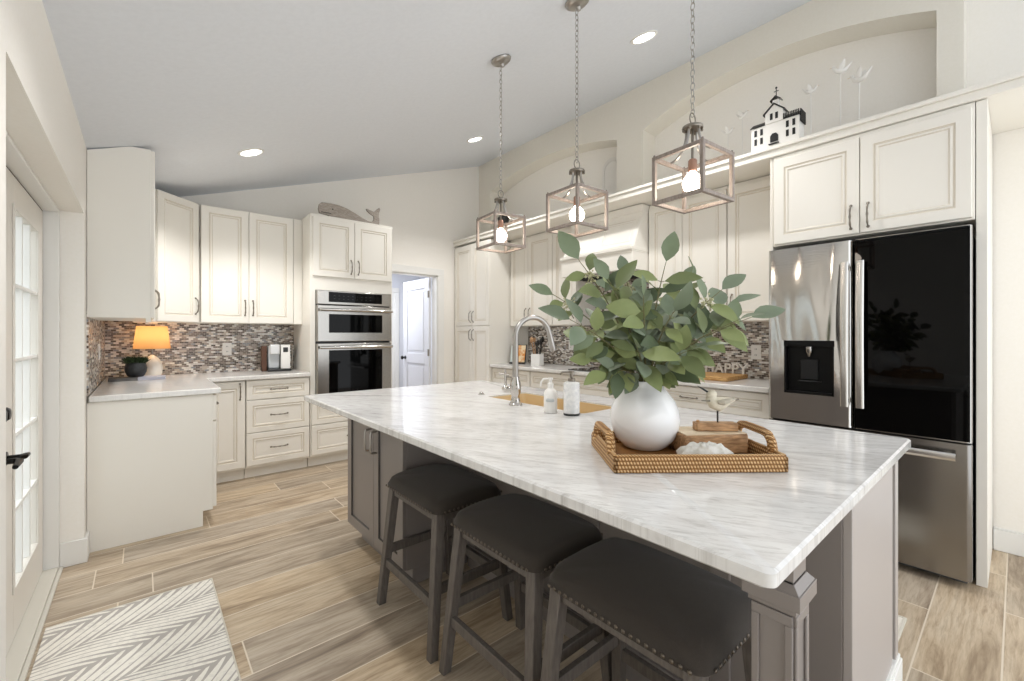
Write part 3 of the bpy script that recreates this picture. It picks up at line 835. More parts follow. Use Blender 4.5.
# island worktop with an undermount sink opening
b = B((1.4, 1.5, ZT))
sx0, sx1, sy0, sy1 = 1.522, 1.815, 1.285, 2.005
def rrect(x0, x1, y0, y1, r, n=5):
    out = []
    for cx, cy, a0 in ((x1-r, y1-r, 0), (x0+r, y1-r, 90), (x0+r, y0+r, 180), (x1-r, y0+r, 270)):
        for i in range(n+1): a = R(a0+90*i/n); out.append((cx+r*math.cos(a), cy+r*math.sin(a)))
    return out
outer = rrect(ix0, ix1, iy0, iy1, .016); inner = rrect(sx0, sx1, sy0, sy1, .022); n = len(outer)
z0, z1 = ZT+.001, .915; e = .005
def ring(pts, z): return [b.v((p[0], p[1], z)) for p in pts]
def inset(pts, d, c=((ix0+ix1)/2, (iy0+iy1)/2)):
    return [(p[0]-d*(1 if p[0] > c[0] else -1), p[1]-d*(1 if p[1] > c[1] else -1)) for p in pts]
O0, O1, O2, O3 = ring(inset(outer, .004), z0), ring(outer, z0+.004), ring(outer, z1-e), ring(inset(outer, e), z1)
I3, I0 = ring(inner, z1), ring(inner, z0)
for A, C in ((O0, O1), (O1, O2), (O2, O3), (O3, I3), (I3, I0), (I0, O0)):
    for i in range(n): b.f([A[i], A[(i+1) % n], C[(i+1) % n], C[i]])
tag(b.done('countertop', 'marble', loc=(1.4, 1.5, ZT), ang=40), 'large white quartzite island worktop with a sink cut-out', 'countertop')
# sink basin
b = B((1.66, 1.64, .66)); w = .006
s_ = rrect(sx0+.0012, sx1-.0012, sy0+.0012, sy1-.0012, .022); si = rrect(sx0+.005, sx1-.005, sy0+.005, sy1-.005, .02)
fl = rrect(sx0+.012, sx1-.012, sy0+.012, sy1-.012, .03)
A0, A1, A2, A3 = ring(s_, .66), ring(s_, .908), ring(si, .908), ring(fl, .672)
for A, C in ((A0, A1), (A1, A2), (A2, A3)):
    for i in range(n): b.f([A[i], A[(i+1) % n], C[(i+1) % n], C[i]])
b.f(A3); b.f(A0[::-1])
sk = tag(b.done('sink', 'bronze_sink', loc=(1.66, 1.64, .66), ang=40), 'undermount sink with warm tan basin in the island', 'sink')
B().lathe([(.042, 0), (.042, .003), (.03, .003), (.026, -.001)], 24).done('drain', 'chrome', sk, loc=(0, 0, .0125))

# faucet
fa = (1.452, 1.672, .915)
t = thing('kitchen_faucet', 'tall brushed-nickel gooseneck faucet at the island sink', 'faucet', fa, R(-12))
B().lathe([(.034, 0), (.034, .006), (.026, .014), (.022, .03), (.021, .05), (.026, .06), (.030, .085), (.026, .115), (.0195, .13), (.0205, .138), (.018, .145)], 28).done('base', 'chrome', t)
pts = [(0, 0, .14), (0, 0, .20), (0, 0, .26), (0, 0, .345)]
for i in range(1, 15):
    a = R(180 - 12.2*i); pts.append((.105+.105*math.cos(a), 0, .345+.105*math.sin(a)))
B().tube(pts, [.0155]*4+[.0135]*14, 16).done('gooseneck', 'nickel', t)
e = Vector(pts[-1]); dv = (Vector(pts[-1])-Vector(pts[-2])).normalized()
B().tube([e, e+dv*.03, e+dv*.085, e+dv*.095], [.0145, .0165, .0185, .015], 16).done('spray_head', 'nickel', t)
l_ = Vector((-.52, .85, 0)).normalized(); P3 = lambda r, z: tuple(l_*r + Vector((0, 0, z)))
B().tube([P3(.02, .072), P3(.048, .074), P3(.060, .076)], [.014, .014, .011], 14).ball(P3(.058, .078), .020).tube([P3(.058, .09), P3(.060, .13), P3(.064, .178)], [.0065, .006, .0065], 10).tube([P3(.040, .150), P3(.098, .156)], .0045, 8).done('lever_handle', 'chrome', t)
b = B(); b.lathe([(.019, 0), (.019, .004), (.012, .008), (.012, .013), (.006, .016), (0, .016)], 20)
tag(b.done('air_switch', 'chrome', loc=(1.545, 2.09, .915)), 'small round metal button on the worktop left of the sink', 'button')

# soap dispensers
t = thing('soap_dispenser', 'white pump bottle on a dark base, nearer the vase', 'soap dispenser', (1.462, 1.300, .9155), 0)
B().lathe([(.036, 0), (.037, .004), (.037, .009)], 28).done('base', 'greyplast', t)
B().lathe([(.035, .009), (.036, .013), (.036, .138), (.033, .146), (.015, .150)], 28).done('bottle', speckle('white_glass_soap', '#F1F0EE', '#DCDDDD', 60, .2, .1), t)
B().lathe([(.016, .150), (.016, .163), (.008, .166), (.008, .184), (.013, .186), (.013, .196), (0, .198)], 20).tube([(0, 0, .191), (-.03, .026, .190), (-.040, .034, .182)], .005, 8).done('pump', 'pewter', t)
t = thing('soap_dispenser', 'slim white pump bottle with a pale plastic pump, nearer the faucet', 'soap dispenser', (1.432, 1.402, .9155), 0)
B().lathe([(.029, 0), (.031, .004), (.031, .085), (.026, .102), (.013, .112), (.012, .122)], 28).done('bottle', 'white_plast', t)
B().lathe([(.014, .122), (.014, .135), (.006, .138), (.006, .150), (.012, .152), (.012, .160), (0, .162)], 18).tube([(0, 0, .156), (-.022, .024, .155), (-.030, .032, .140), (-.031, .033, .12)], .0042, 8).done('pump', 'white_plast', t)
B().tube([(.0315*math.cos(R(a)), .0315*math.sin(R(a)), .06) for a in range(190, 256, 6)], .008, 6).done('label_patch', mat('grey_label', '#C4C8C8', .5), t)

# ------------------------------------------------------------------ tray and what it holds
TO = (.927, .679, .9155); TA = math.atan2(-.636, .772)
t = thing('serving_tray', 'rectangular woven rattan tray on the island', 'tray', TO, TA)
TL, TD, TH = .458, .292, .040
B().box(.006, TL-.006, .006, TD-.006, 0, .010).done('tray_base', 'rattan', t)
b = B()
for x0, x1, y0, y1 in ((0, TL, 0, .014), (0, TL, TD-.014, TD), (0, .014, .0, TD), (TL-.014, TL, .0, TD)):
    b.box(x0, x1, y0, y1, 0, TH)
b.tube([(.007, .007, TH), (TL-.007, .007, TH)], .0075, 8).tube([(.007, TD-.007, TH), (TL-.007, TD-.007, TH)], .0075, 8).tube([(.007, .007, TH), (.007, TD-.007, TH)], .0075, 8).tube([(TL-.007, .007, TH), (TL-.007, TD-.007, TH)], .0075, 8)
b.done('tray_rim', 'rattan', t, bev=.003)
for xx, o in ((.007, 0), (TL-.007, 0)):
    b = B()
    b.tube([(xx, .055, TH-.004), (xx, .062, TH+.026), (xx, .078, TH+.042), (xx, .105, TH+.046), (xx, .19, TH+.046), (xx, .215, TH+.042), (xx, .232, TH+.026), (xx, .238, TH-.004)], [.013, .012, .012, .011, .011, .012, .012, .013], 10)
    b.done('handle', 'rattan', t)
def tw(u, v, z=0.0):     # tray coordinates to world
    c, s = math.cos(TA), math.sin(TA); return (TO[0]+u*c-v*s, TO[1]+u*s+v*c, TO[2]+z)

VC = (1.190, .757, .9262)
prof = [(.0, .0), (.058, 0), (.066, .004), (.092, .03), (.106, .063), (.110, .092), (.106, .12), (.094, .147), (.076, .171), (.061, .188), (.057, .197), (.058, .207), (.056, .210), (.052, .207), (.052, .196), (.06, .180), (.09, .145), (.100, .1), (.09, .045), (.055, .012), (0, .012)]
prof = [(r_*.955, z_*.985) for r_, z_ in prof]
tag(B().lathe(prof, 48).done('vase', 'vase', loc=VC, ang=60), 'round white opal-glass vase full of eucalyptus', 'vase')

# rustic wooden block, bird on its stand, shell
wx, wy, wz = tw(.238, .118, .0105)
t = thing('wooden_block', 'rustic wooden block with a pale top lying on the tray', 'block', (wx, wy, wz), TA+R(6))
b = B(); b.box(0, .195, 0, .115, 0, .058).done('body', 'oak', t, bev=.006)
B().box(.003, .192, .003, .112, .0575, .0605).done('top_face', 'oak_top', t, bev=.001)
bx = (wx + .118*math.cos(TA) - .062*math.sin(TA), wy + .118*math.sin(TA) + .062*math.cos(TA), wz+.0608)
t = thing('bird_figurine', 'cream wooden shorebird on a rod and brown wooden foot', 'figurine', bx, TA-R(3))
B().box(-.065, .058, -.018, .018, 0, .024).box(-.060, -.050, -.006, .004, .024, .031).done('stand', 'oak', t, bev=.003)
B().tube([(.004, 0, .022), (.004, 0, .066)], .0026, 8).done('rod', 'black', t)
b = B()
b.tube([(-.028, 0, .101), (-.022, 0, .094), (-.010, 0, .083), (.006, 0, .078), (.022, 0, .084), (.040, 0, .090), (.056, 0, .0925)], [.004, .0125, .0185, .0215, .017, .009, .003], 14)
b.ball((-.014, 0, .108), .0135, 14, 10, (1.15, .9, 1)); b.tube([(-.012, 0, .086), (-.013, 0, .1), (-.014, 0, .11)], [.017, .013, .011], 12)
b.done('body', speckle('distressed_cream', '#E4DDCB', '#CFC6B0', 40, .6), t, ang=70)
B().tube([(-.022, 0, .113), (-.040, 0, .124), (-.056, 0, .133)], [.0032, .0026, .001], 8).done('beak', 'black', t)
for sgn in (-1, 1):
    B().tube([(-.004, .018*sgn, .086), (.012, .0195*sgn, .087), (.034, .013*sgn, .092), (.056, .006*sgn, .096)], [.006, .0105, .007, .002], 10, flat=.9).done('wing', speckle('grey_wing', '#A39C8D', '#C2B9A6', 50, .6), t)
B().tube([(.048, 0, .091), (.066, 0, .094)], [.004, .0025], 8).tube([(-.024, -.012, .090), (-.050, -.016, .0915)], [.003, .0015], 8).done('tail', speckle('grey_tail', '#6F695F', '#9A917F', 50, .6), t)
sx, sy, sz = tw(.275, .080, .0115)
b = B(); random.seed(3)
nu, nv = 26, 7; rows = []
for j in range(nv+1):
    rj = j/nv; row = []
    for i in range(nu):
        a = 2*math.pi*i/nu; ruf = 1+.16*math.sin(a*7+rj*2)*rj + random.uniform(-.06, .06)*rj
        row.append(b.v((.070*rj*ruf*math.cos(a), .034*rj*ruf*math.sin(a), .010 + .032*(1-rj**4)*(1+.12*math.sin(3*a)) + .007*math.sin(a*9+rj*3)*rj + .004*math.sin(a*5+rj*14))))
    rows.append(row)
low = [b.v((v.co.x*.9, v.co.y*.9, 0)) for v in rows[-1]]
for A, C in list(zip(rows, rows[1:])) + [(rows[-1], low)]:
    for i in range(nu): b.f([A[i], A[(i+1) % nu], C[(i+1) % nu], C[i]])
b.f(low[::-1])
tag(b.done('oyster_shell', speckle('white_shell', '#F4F2EC', '#DAD6CB', 50, .45, .3), loc=(sx, sy, sz), rot=(0, 0, TA), ang=80), 'ruffled white shell lying in front of the wooden block', 'shell')

# eucalyptus branches
EU = thing('eucalyptus_bouquet', 'large spray of grey-green eucalyptus standing in the vase', 'plant', (VC[0], VC[1], VC[2]+.012))
eo = Vector((VC[0], VC[1], VC[2]+.012))
RT = Vector((.7603, -.6496, 0)); FW = Vector((.6496, .7603, 0)); UP = Vector((0, 0, 1))
def leaf(b, base, d, nrm, L, Wd, curl=.15):
    d = d.normalized(); side = d.cross(nrm).normalized(); nrm = side.cross(d).normalized()
    sh = [(0, .0), (.08, .28), (.22, .72), (.40, 1.0), (.58, .95), (.75, .70), (.90, .34), (1.0, 0)]
    mid = []; ls = []; rs = []
    for u, w in sh:
        c = base + d*(L*u) - nrm*(curl*L*u*u)
        mid.append(b.v(c))
        if 0 < u < 1:
            ls.append(b.v(c + side*(Wd*.5*w) + nrm*(.10*Wd*w))); rs.append(b.v(c - side*(Wd*.5*w) + nrm*(.10*Wd*w)))
    n = len(sh)
    b.f([mid[0], mid[1], ls[0]]); b.f([mid[0], rs[0], mid[1]])
    for i in range(1, n-2):
        b.f([mid[i], mid[i+1], ls[i], ls[i-1]]); b.f([mid[i+1], mid[i], rs[i-1], rs[i]])
    b.f([mid[n-2], mid[n-1], ls[n-3]]); b.f([mid[n-1], mid[n-2], rs[n-3]])
# tip targets: (to the right, away, world z, leaves, leaf length, berries)
TIPS = [(-.205, -.02, 1.50, 7, .085, 1), (-.285, .03, 1.405, 8, .075, 1), (-.235, -.08, 1.315, 8, .085, 0), (-.150, .09, 1.265, 7, .08, 0),
        (-.120, -.05, 1.435, 8, .09, 0), (-.045, .05, 1.46, 8, .085, 1), (.055, -.03, 1.49, 7, .09, 0), (.15, .06, 1.445, 7, .075, 1),
        (.215, -.04, 1.405, 8, .085, 1), (.290, .02, 1.375, 9, .09, 1), (.296, -.06, 1.325, 8, .09, 0), (.235, -.10, 1.315, 7, .085, 0),
        (.085, -.13, 1.23, 7, .09, 0), (-.06, -.13, 1.235, 7, .09, 0), (-.17, -.06, 1.20, 6, .075, 0), (.02, .12, 1.36, 8, .085, 0), (.05, -.11, 1.34, 8, .095, 0), (-.03, -.09, 1.38, 7, .085, 0), (-.13, -.08, 1.165, 5, .075, 0), (.05, -.07, 1.17, 5, .075, 0), (.19, .10, 1.33, 7, .08, 0)]
random.seed(21)
for bi, (tx, ta, tz, nl, LL, br) in enumerate(TIPS):
    base = eo + RT*(tx*.05) + FW*(ta*.10)
    neck = Vector((VC[0], VC[1], VC[2]+.205)) + RT*max(-.035, min(.035, tx*.16)) + FW*max(-.035, min(.035, ta*.3))
    tip = Vector((VC[0], VC[1], 0)) + RT*tx + FW*ta + UP*tz
    c1 = neck + UP*(.16*max(.3, (tz-1.1)/.35)) + RT*(tx*.10)
    pts = [base]
    for i in range(11):
        u = i/10; pts.append(neck*(1-u)**2 + c1*(2*u*(1-u)) + tip*(u*u))
    sb = B(eo); sb.tube(pts, [.0032]*6 + [.0026, .0023, .002, .0017, .0014, .001], 6)
    lv = B(eo)
    def at(u):
        k = u*10; i = min(int(k), 9); return pts[1+i].lerp(pts[2+i], k-i), (pts[2+i]-pts[1+i]).normalized()
    for i in range(nl):
        u = .24 + .76*(i/(nl-1)) + random.uniform(-.03, .03); u = min(max(u, .15), 1)
        p, d = at(min(u, .999))
        for sgn in ((1, -1) if i < nl-1 else (0,)):
            if sgn and random.random() < .12: continue
            n0 = (UP*random.uniform(.2, .9) - FW*random.uniform(.3, 1.0) + RT*random.uniform(-.5, .5)).normalized()
            sd = d.cross(n0).normalized()
            dd = (d*.55 + sd*sgn*1.0 + UP*random.uniform(-.45, .25) + FW*random.uniform(-.4, .3)) if sgn else d + UP*random.uniform(-.2, .2)
            dd.normalize()
            L = LL*random.uniform(.75, 1.28); q = p + dd*.010
            sb.tube([p, q], .0011, 5)
            leaf(lv, q, dd, n0, L, L*random.uniform(.46, .60), random.uniform(.05, .3))
    so = sb.done('branch', 'stem', EU)
    lv.done('leaves', 'leaf', so, ang=180)
    if br:
        bb = B(eo); p, d = at(.88)
        for i in range(26):
            v = Vector((random.gauss(0, 1), random.gauss(0, 1), random.gauss(0, 1))).normalized()*random.uniform(.008, .030)
            bb.ball(p+v, random.uniform(.0026, .0042), 6, 4); bb.tube([p, p+v], .0007, 4)
        bb.done('berries', 'berry', so)
    if bi == 7:
        cb = B(eo); p = tip
        cb.tube([p, p+RT*.02+UP*.02, p+RT*.028+UP*.05, p+RT*.012+UP*.085], [.003, .003, .0028, .0012], 6)
        cb.done('curled_leaf', 'leaf', so)

# ------------------------------------------------------------------ counter stools
def make_stool(loc, label):
    t = thing('counter_stool', label, 'stool', loc, 0, 'saddle stools at the island')
    hx, hy = .175, .235        # half seat depth (x) and half width (y)
    zt, zb = .568, .535
    tops = {}
    for sx in (-1, 1):
        for sy in (-1, 1):
            tx, ty = sx*(hx-.035), sy*(hy-.035); bx_, by_ = sx*(hx+.018), sy*(hy+.003); w = .0205
            # legs run from the floor to the underside of the seat and splay outwards
            lo = [(bx_-w*.85, by_-w*.85, 0), (bx_+w*.85, by_-w*.85, 0), (bx_+w*.85, by_+w*.85, 0), (bx_-w*.85, by_+w*.85, 0)]
            hi = [(tx-w, ty-w, zt), (tx+w, ty-w, zt), (tx+w, ty+w, zt), (tx-w, ty+w, zt)]
            B().hexa(lo, hi).done('leg', 'stool_wood', t, bev=.003)
            tops[(sx, sy)] = (Vector((bx_, by_, 0)), Vector((tx, ty, zt)))
    def on(k, z): a, c = tops[k]; return a.lerp(c, z/zt)
    def rail(k0, k1, z, h, w, name):
        a, c = on(k0, z), on(k1, z); d = (c-a).normalized(); s = d.cross(Vector((0, 0, 1)))*w
        a2, c2 = a+d*.018, c-d*.018; u = Vector((0, 0, h))
        B().hexa([a2-s-u, a2+s-u, a2+s+u, a2-s+u], [c2-s-u, c2+s-u, c2+s+u, c2-s+u]).done(name, 'stool_wood', t, bev=.002)
    for sx in (-1, 1): rail((sx, -1), (sx, 1), .541, .026, .010, 'apron'); rail((sx, -1), (sx, 1), .20, .019, .010, 'stretcher')
    for sy in (-1, 1): rail((-1, sy), (1, sy), .541, .026, .010, 'apron'); rail((-1, sy), (1, sy), .255, .019, .010, 'stretcher')
    # saddle cushion
    b = B(); nx, ny = 30, 40; grid = []
    def edge(u, w=.36): a = min(1.0, (1-abs(u))/w); return math.sqrt(max(0, 1-(1-a)**2))
    for i in range(nx+1):
        row = []
        for j in range(ny+1):
            u, v = -1+2*i/nx, -1+2*j/ny
            # rounded plan outline
            uu, vv = u, v
            k = max(abs(u), abs(v)); sq = (abs(u)**8+abs(v)**8)**(1/8) if k else 1
            f = k/sq if sq else 1
            x, y = u*f*(hx+.006), v*f*(hy+.006)
            z = zt + .002 + .026*edge(u, .16)*edge(v, .12) + .036*(1-u*u)**.75*(1-v*v)**.6 + .010*(v*v)*(1-u*u)*(1-v**8)
            row.append(b.v((x, y, z)))
        grid.append(row)
    for i in range(nx):
        for j in range(ny): b.f([grid[i][j], grid[i+1][j], grid[i+1][j+1], grid[i][j+1]])
    rim = [grid[i][0] for i in range(nx+1)] + [grid[nx][j] for j in range(1, ny+1)] + [grid[i][ny] for i in range(nx-1, -1, -1)] + [grid[0][j] for j in range(ny-1, 0, -1)]
    low = [b.v((v.co.x*1.0, v.co.y*1.0, zt-.012)) for v in rim]; n = len(rim)
    for i in range(n): b.f([rim[i], rim[(i+1) % n], low[(i+1) % n], low[i]])
    b.f(low)
    seat = b.done('seat', 'fabric', t, ang=60)
    m = 21
    for sx in (-1, 1):
        nb = B()
        for i in range(m): nb.ball((sx*(hx+.0065), (-1+2*i/(m-1))*(hy-.028), zt-.004), .0054, 8, 5, (.6, 1, 1))
        nb.done('nailhead_trim', 'brass_nail', seat)
    for sy in (-1, 1):
        nb = B()
        for i in range(1, 15): nb.ball(((-1+2*i/15)*(hx-.02), sy*(hy+.0065), zt-.004), .0054, 8, 5, (1, .6, 1))
        nb.done('nailhead_trim', 'brass_nail', seat)
    return t
st = make_stool((1.055, 1.728, 0), 'dark saddle-seat counter stool, farthest of three, beside the island cabinet doors')
copy_thing(st, (1.062, 1.170, 0), 0, 'dark saddle-seat counter stool in the middle of the row of three')
copy_thing(st, (1.056, .656, 0), 0, 'dark saddle-seat counter stool nearest the camera, next to the corner post')

# ------------------------------------------------------------------ rugs
t = thing('area_rug', 'cream and grey palm-leaf rug by the glass doors', 'rug', (0, 2.2, 0))
b = B((0, 2.2, 0)); b.box(-.318, .270, .6, 2.72, .001, .009).done('pile', 'rug', t, bev=.002)
b = B((0, 2.2, 0))
b.box(.270, .276, .6, 2.726, .001, .0095).box(-.318, .270, 2.72, 2.726, .001, .0095)
b.done('binding', 'rug_edge', t, bev=.002)
t = thing('floor_runner', 'pale cream runner on the floor between island and fridge', 'rug', (2.35, 1.2, 0))
B((2.35, 1.2, 0)).box(2.13, 2.586, .332, 2.3, .001, .008).done('pile', 'mat_cream', t, bev=.002)
b = B((2.35, 1.2, 0)); b.box(2.12, 2.596, .322, .332, .001, .009).box(2.12, 2.13, .332, 2.3, .001, .009).box(2.586, 2.596, .332, 2.3, .001, .009)
b.done('binding', 'rug_edge', t)

# ------------------------------------------------------------------ pendants
def make_pendant(y, rz, label, zb=1.815):
    px = 1.725; zcan = zc(px)
    t = thing('pendant_lantern', label, 'pendant light', (px, y, zcan), rz, 'lantern pendants over the island')
    Z = lambda z: z-zcan
    # canopy follows the slope of the ceiling
    B().lathe([(.062, -.001), (.066, -.008), (.060, -.020), (.045, -.030), (.014, -.034), (.010, -.05), (0, -.052)], 30).done('canopy', 'nickel', t, rot=(0, -math.atan(.335), 0))
    zt = zb+.20; hub = zt+.105
    cb = B(); z = zcan-.046; i = 0
    while z > hub+.068:
        L = .034; pts = []
        for k in range(12):
            a = 2*math.pi*k/12; s, c = math.sin(a)*.0085, math.cos(a)*L*.5
            pts.append((s, 0, Z(z-L/2)+c) if i % 2 else (0, s, Z(z-L/2)+c))
        cb.tube(pts, .0019, 5, True); z -= L-.0065; i += 1
    cb.done('chain', 'nickel', t)
    b = B(); pts = [(.020*math.cos(2*math.pi*k/20), 0, Z(hub+.044)+.024*math.sin(2*math.pi*k/20)) for k in range(20)]
    b.tube(pts, .0026, 6, True); b.lathe([(.012, 0), (.040, 0), (.042, .006), (.040, .012), (.014, .014), (.009, .022), (0, .024)], 28, (0, 0, Z(hub)))
    b.tube([(0, 0, Z(hub)), (0, 0, Z(zt-.045))], .006, 8)
    for k in range(6):
        a = R(60*k+15); b.ball((.036*math.cos(a), .036*math.sin(a), Z(hub-.004)), .006, 8, 6)
    b.done('hub', 'pewter', t)
    fr = B(); a = .107; w = .0076
    for sx in (-1, 1):
        for sy in (-1, 1): fr.box(sx*a-w, sx*a+w, sy*a-w, sy*a+w, Z(zb), Z(zt)); fr.ball((sx*a, sy*a, Z(zt)+.004), .0055, 8, 6)
    for zz in (zb+w, zt-w):
        for s in (-1, 1):
            fr.box(-a+w, a-w, s*a-w, s*a+w, Z(zz)-w, Z(zz)+w); fr.box(s*a-w, s*a+w, -a+w, a-w, Z(zz)-w, Z(zz)+w)
    fr.done('frame', 'wood_frame', t, bev=.0015)
    for k in range(4):
        sx, sy = [(-1, 0), (1, 0), (0, -1), (0, 1)][k]; ab = B()
        pts = []
        for i in range(9):
            u = i/8; rr = .028 + (.104-.028)*(1-math.cos(u*math.pi/2)); zz = hub-.004 + (zt-hub+.002)*math.sin(u*math.pi/2)
            pts.append((sx*rr, sy*rr, Z(zz)))
        ab.tube(pts, .0052, 8); ab.done('arm', 'nickel', t)
    B().lathe([(.013, 0), (.0175, -.006), (.0175, -.05), (.013, -.054)], 20, (0, 0, Z(zt-.018))).done('socket', mat('copper_socket', '#B58E7B', .35, .9), t)
    so = B().lathe([(.012, -.0), (.018, -.008), (.032, -.022), (.039, -.040), (.0395, -.050), (.034, -.068), (.019, -.082), (0, -.087)], 20, (0, 0, Z(zt-.070))).done('bulb', 'bulb', t, ang=80)
    return t
make_pendant(.872, R(-5), 'square lantern pendant on a chain, nearest the camera and largest in view')
make_pendant(1.497, R(-3), 'square lantern pendant on a chain, the middle one of the three')
make_pendant(2.128, R(-7), 'square lantern pendant on a chain, farthest from the camera')

# recessed ceiling lamps
def downlight(x, y, label, k=1.0):
    t = thing('recessed_light', label, 'ceiling light', (x, y, zc(x)), 0, 'recessed ceiling lights')
    t.rotation_euler = (0, -math.atan(.335), 0)
    B().lathe([(.070, -.001), (.092, -.001), (.090, -.006), (.074, -.009), (.070, -.004)], 36, cap=False).done('trim_ring', 'trim', t)
    B().lathe([(.0, -.0042), (.071, -.0042), (.071, -.0022), (0, -.0022)], 36, cap=False).done('lens', 'led', t)
    L = bpy.data.lights.new('downlight_beam', 'SPOT'); L.energy = DOWN_W*k; L.spot_size = R(125); L.spot_blend = .6; L.shadow_soft_size = .06; L.color = (1, .985, .97)
    o = bpy.data.objects.new('downlight_beam', L); COL.objects.link(o); o.location = (x, y, zc(x)-.05)
downlight(.622, 3.759, 'round recessed ceiling light above the left counter')
downlight(2.665, 3.72, 'round recessed ceiling light near the pantry corner')
downlight(.622, 1.672, 'round recessed ceiling light nearest the glass doors, just above the picture', .65)
downlight(2.623, 1.672, 'round recessed ceiling light between the second and third pendants')
b = B().lathe([(.0, -.001), (.045, -.001), (.045, -.012), (.04, -.02), (0, -.022)], 28)
# ------------------------------------------------------------------ left counter objects
lx, ly = .062, 4.775
t = thing('table_lamp', 'small lit table lamp with a pleated amber shade in the corner', 'lamp', (lx, ly, .9155))
B().lathe([(.055, 0), (.058, .006), (.066, .03), (.072, .075), (.064, .12), (.045, .155), (.022, .175), (.012, .185)], 32).done('base', mat('ribbed_white_base', '#EDE6DC', .35), t)
B().tube([(0, 0, .18), (0, 0, .25)], .006, 8).done('stem', 'nickel', t)
b = B(); N = 72
lo, hi, loi, hii = [], [], [], []
for i in range(N):
    a = 2*math.pi*i/N; w = 1+.012*(1 if i % 2 else -1)
    lo.append(b.v((.124*w*math.cos(a), .124*w*math.sin(a), .240))); hi.append(b.v((.102*w*math.cos(a), .102*w*math.sin(a), .430)))
for i in range(N): b.f([lo[i], lo[(i+1) % N], hi[(i+1) % N], hi[i]])
b.done('lamp_shade', 'shade', t)
B().ball((0, 0, .345), .026, 14, 10).done('bulb', emit('lamp_bulb', (1, .76, .48, 1), 25), t)
# potted ball of greenery on two books
t = thing('book', 'dark grey-covered book lying under the potted plant', 'book', (-.075, 4.55, .9155), R(3), 'books under the plant')
B().box(-.125, .045, -.085, .085, .003, .018).done('pages', 'page', t)
B().box(-.128, .048, -.088, .088, 0, .003).box(-.128, .048, -.088, .088, .018, .021).box(-.128, .048, -.088, -.085, .003, .018).done('cover', 'stripe_page', t, bev=.001)
t = thing('book', 'pale lavender-grey book lying beside the dark book, under the lamp', 'book', (.055, 4.535, .9155), R(-4), 'books under the plant')
B().box(-.075, .085, -.08, .08, .003, .021).done('pages', 'page', t)
B().box(-.078, .088, -.083, .083, 0, .003).box(-.078, .088, -.083, .083, .021, .024).box(-.078, .088, -.083, -.080, .003, .021).done('cover', 'book_blue', t, bev=.001)
t = thing('potted_plant', 'small dark round pot of short dark greenery on the book', 'plant', (-.040, 4.565, .9375))
B().lathe([(.036, 0), (.052, .010), (.066, .040), (.070, .072), (.064, .102), (.056, .116), (.052, .118), (.050, .105), (.045, .095)], 32).done('pot', 'charcoal_pot', t)
b = B(); random.seed(5)
for i in range(760):
    a = random.uniform(0, 2*math.pi); rr = .050*math.sqrt(random.random()); base = Vector((rr*math.cos(a), rr*math.sin(a), .100))
    d = Vector((rr*math.cos(a)*14+random.gauss(0, .3), rr*math.sin(a)*14+random.gauss(0, .3), random.uniform(.7, 1.3))).normalized()
    L = random.uniform(.045, .078); s = d.cross(Vector((random.gauss(0, 1), random.gauss(0, 1), .3))).normalized()*.0035
    p = [b.v(base-s), b.v(base+s), b.v(base+d*L*.6+s*.8), b.v(base+d*L), b.v(base+d*L*.6-s*.8)]
    b.f(p)
b.done('foliage', 'green_ball', t, smooth=False)
# coffee maker
t = thing('coffee_maker', 'grey and black single-cup coffee maker on the counter by the ovens', 'coffee maker', (1.02, 4.80, .9155), R(-6))
B().box(-.09, .115, -.115, .12, 0, .022).box(.02, .115, -.02, .12, .022, .262).done('body', 'black', t, bev=.006)
B().box(-.080, .018, -.045, .12, .022, .250).done('water_tank', mat('smoky_tank', '#C3C7CA', .15), t, bev=.012)
B().box(-.072, .016, -.10, -.047, .165, .262).done('brew_head', mat('silver_head', '#DADBDC', .3, .2), t, bev=.010)
B().box(.026, .108, -.075, -.022, .022, .258).box(.046, .088, -.0785, -.074, .185, .232, 1).done('control_panel', ['white_plast', 'greyplast'], t, bev=.004)
B().box(-.135, -.094, -.05, .10, 0, .245).done('pod_box', mat('brown_pod_box', '#5A3A28', .5), t, bev=.004)
B().tube([(.129, -.02, .02), (.131, -.02, .14), (.129, -.02, .25)], .006, 8).done('side_rail', 'chrome', t)

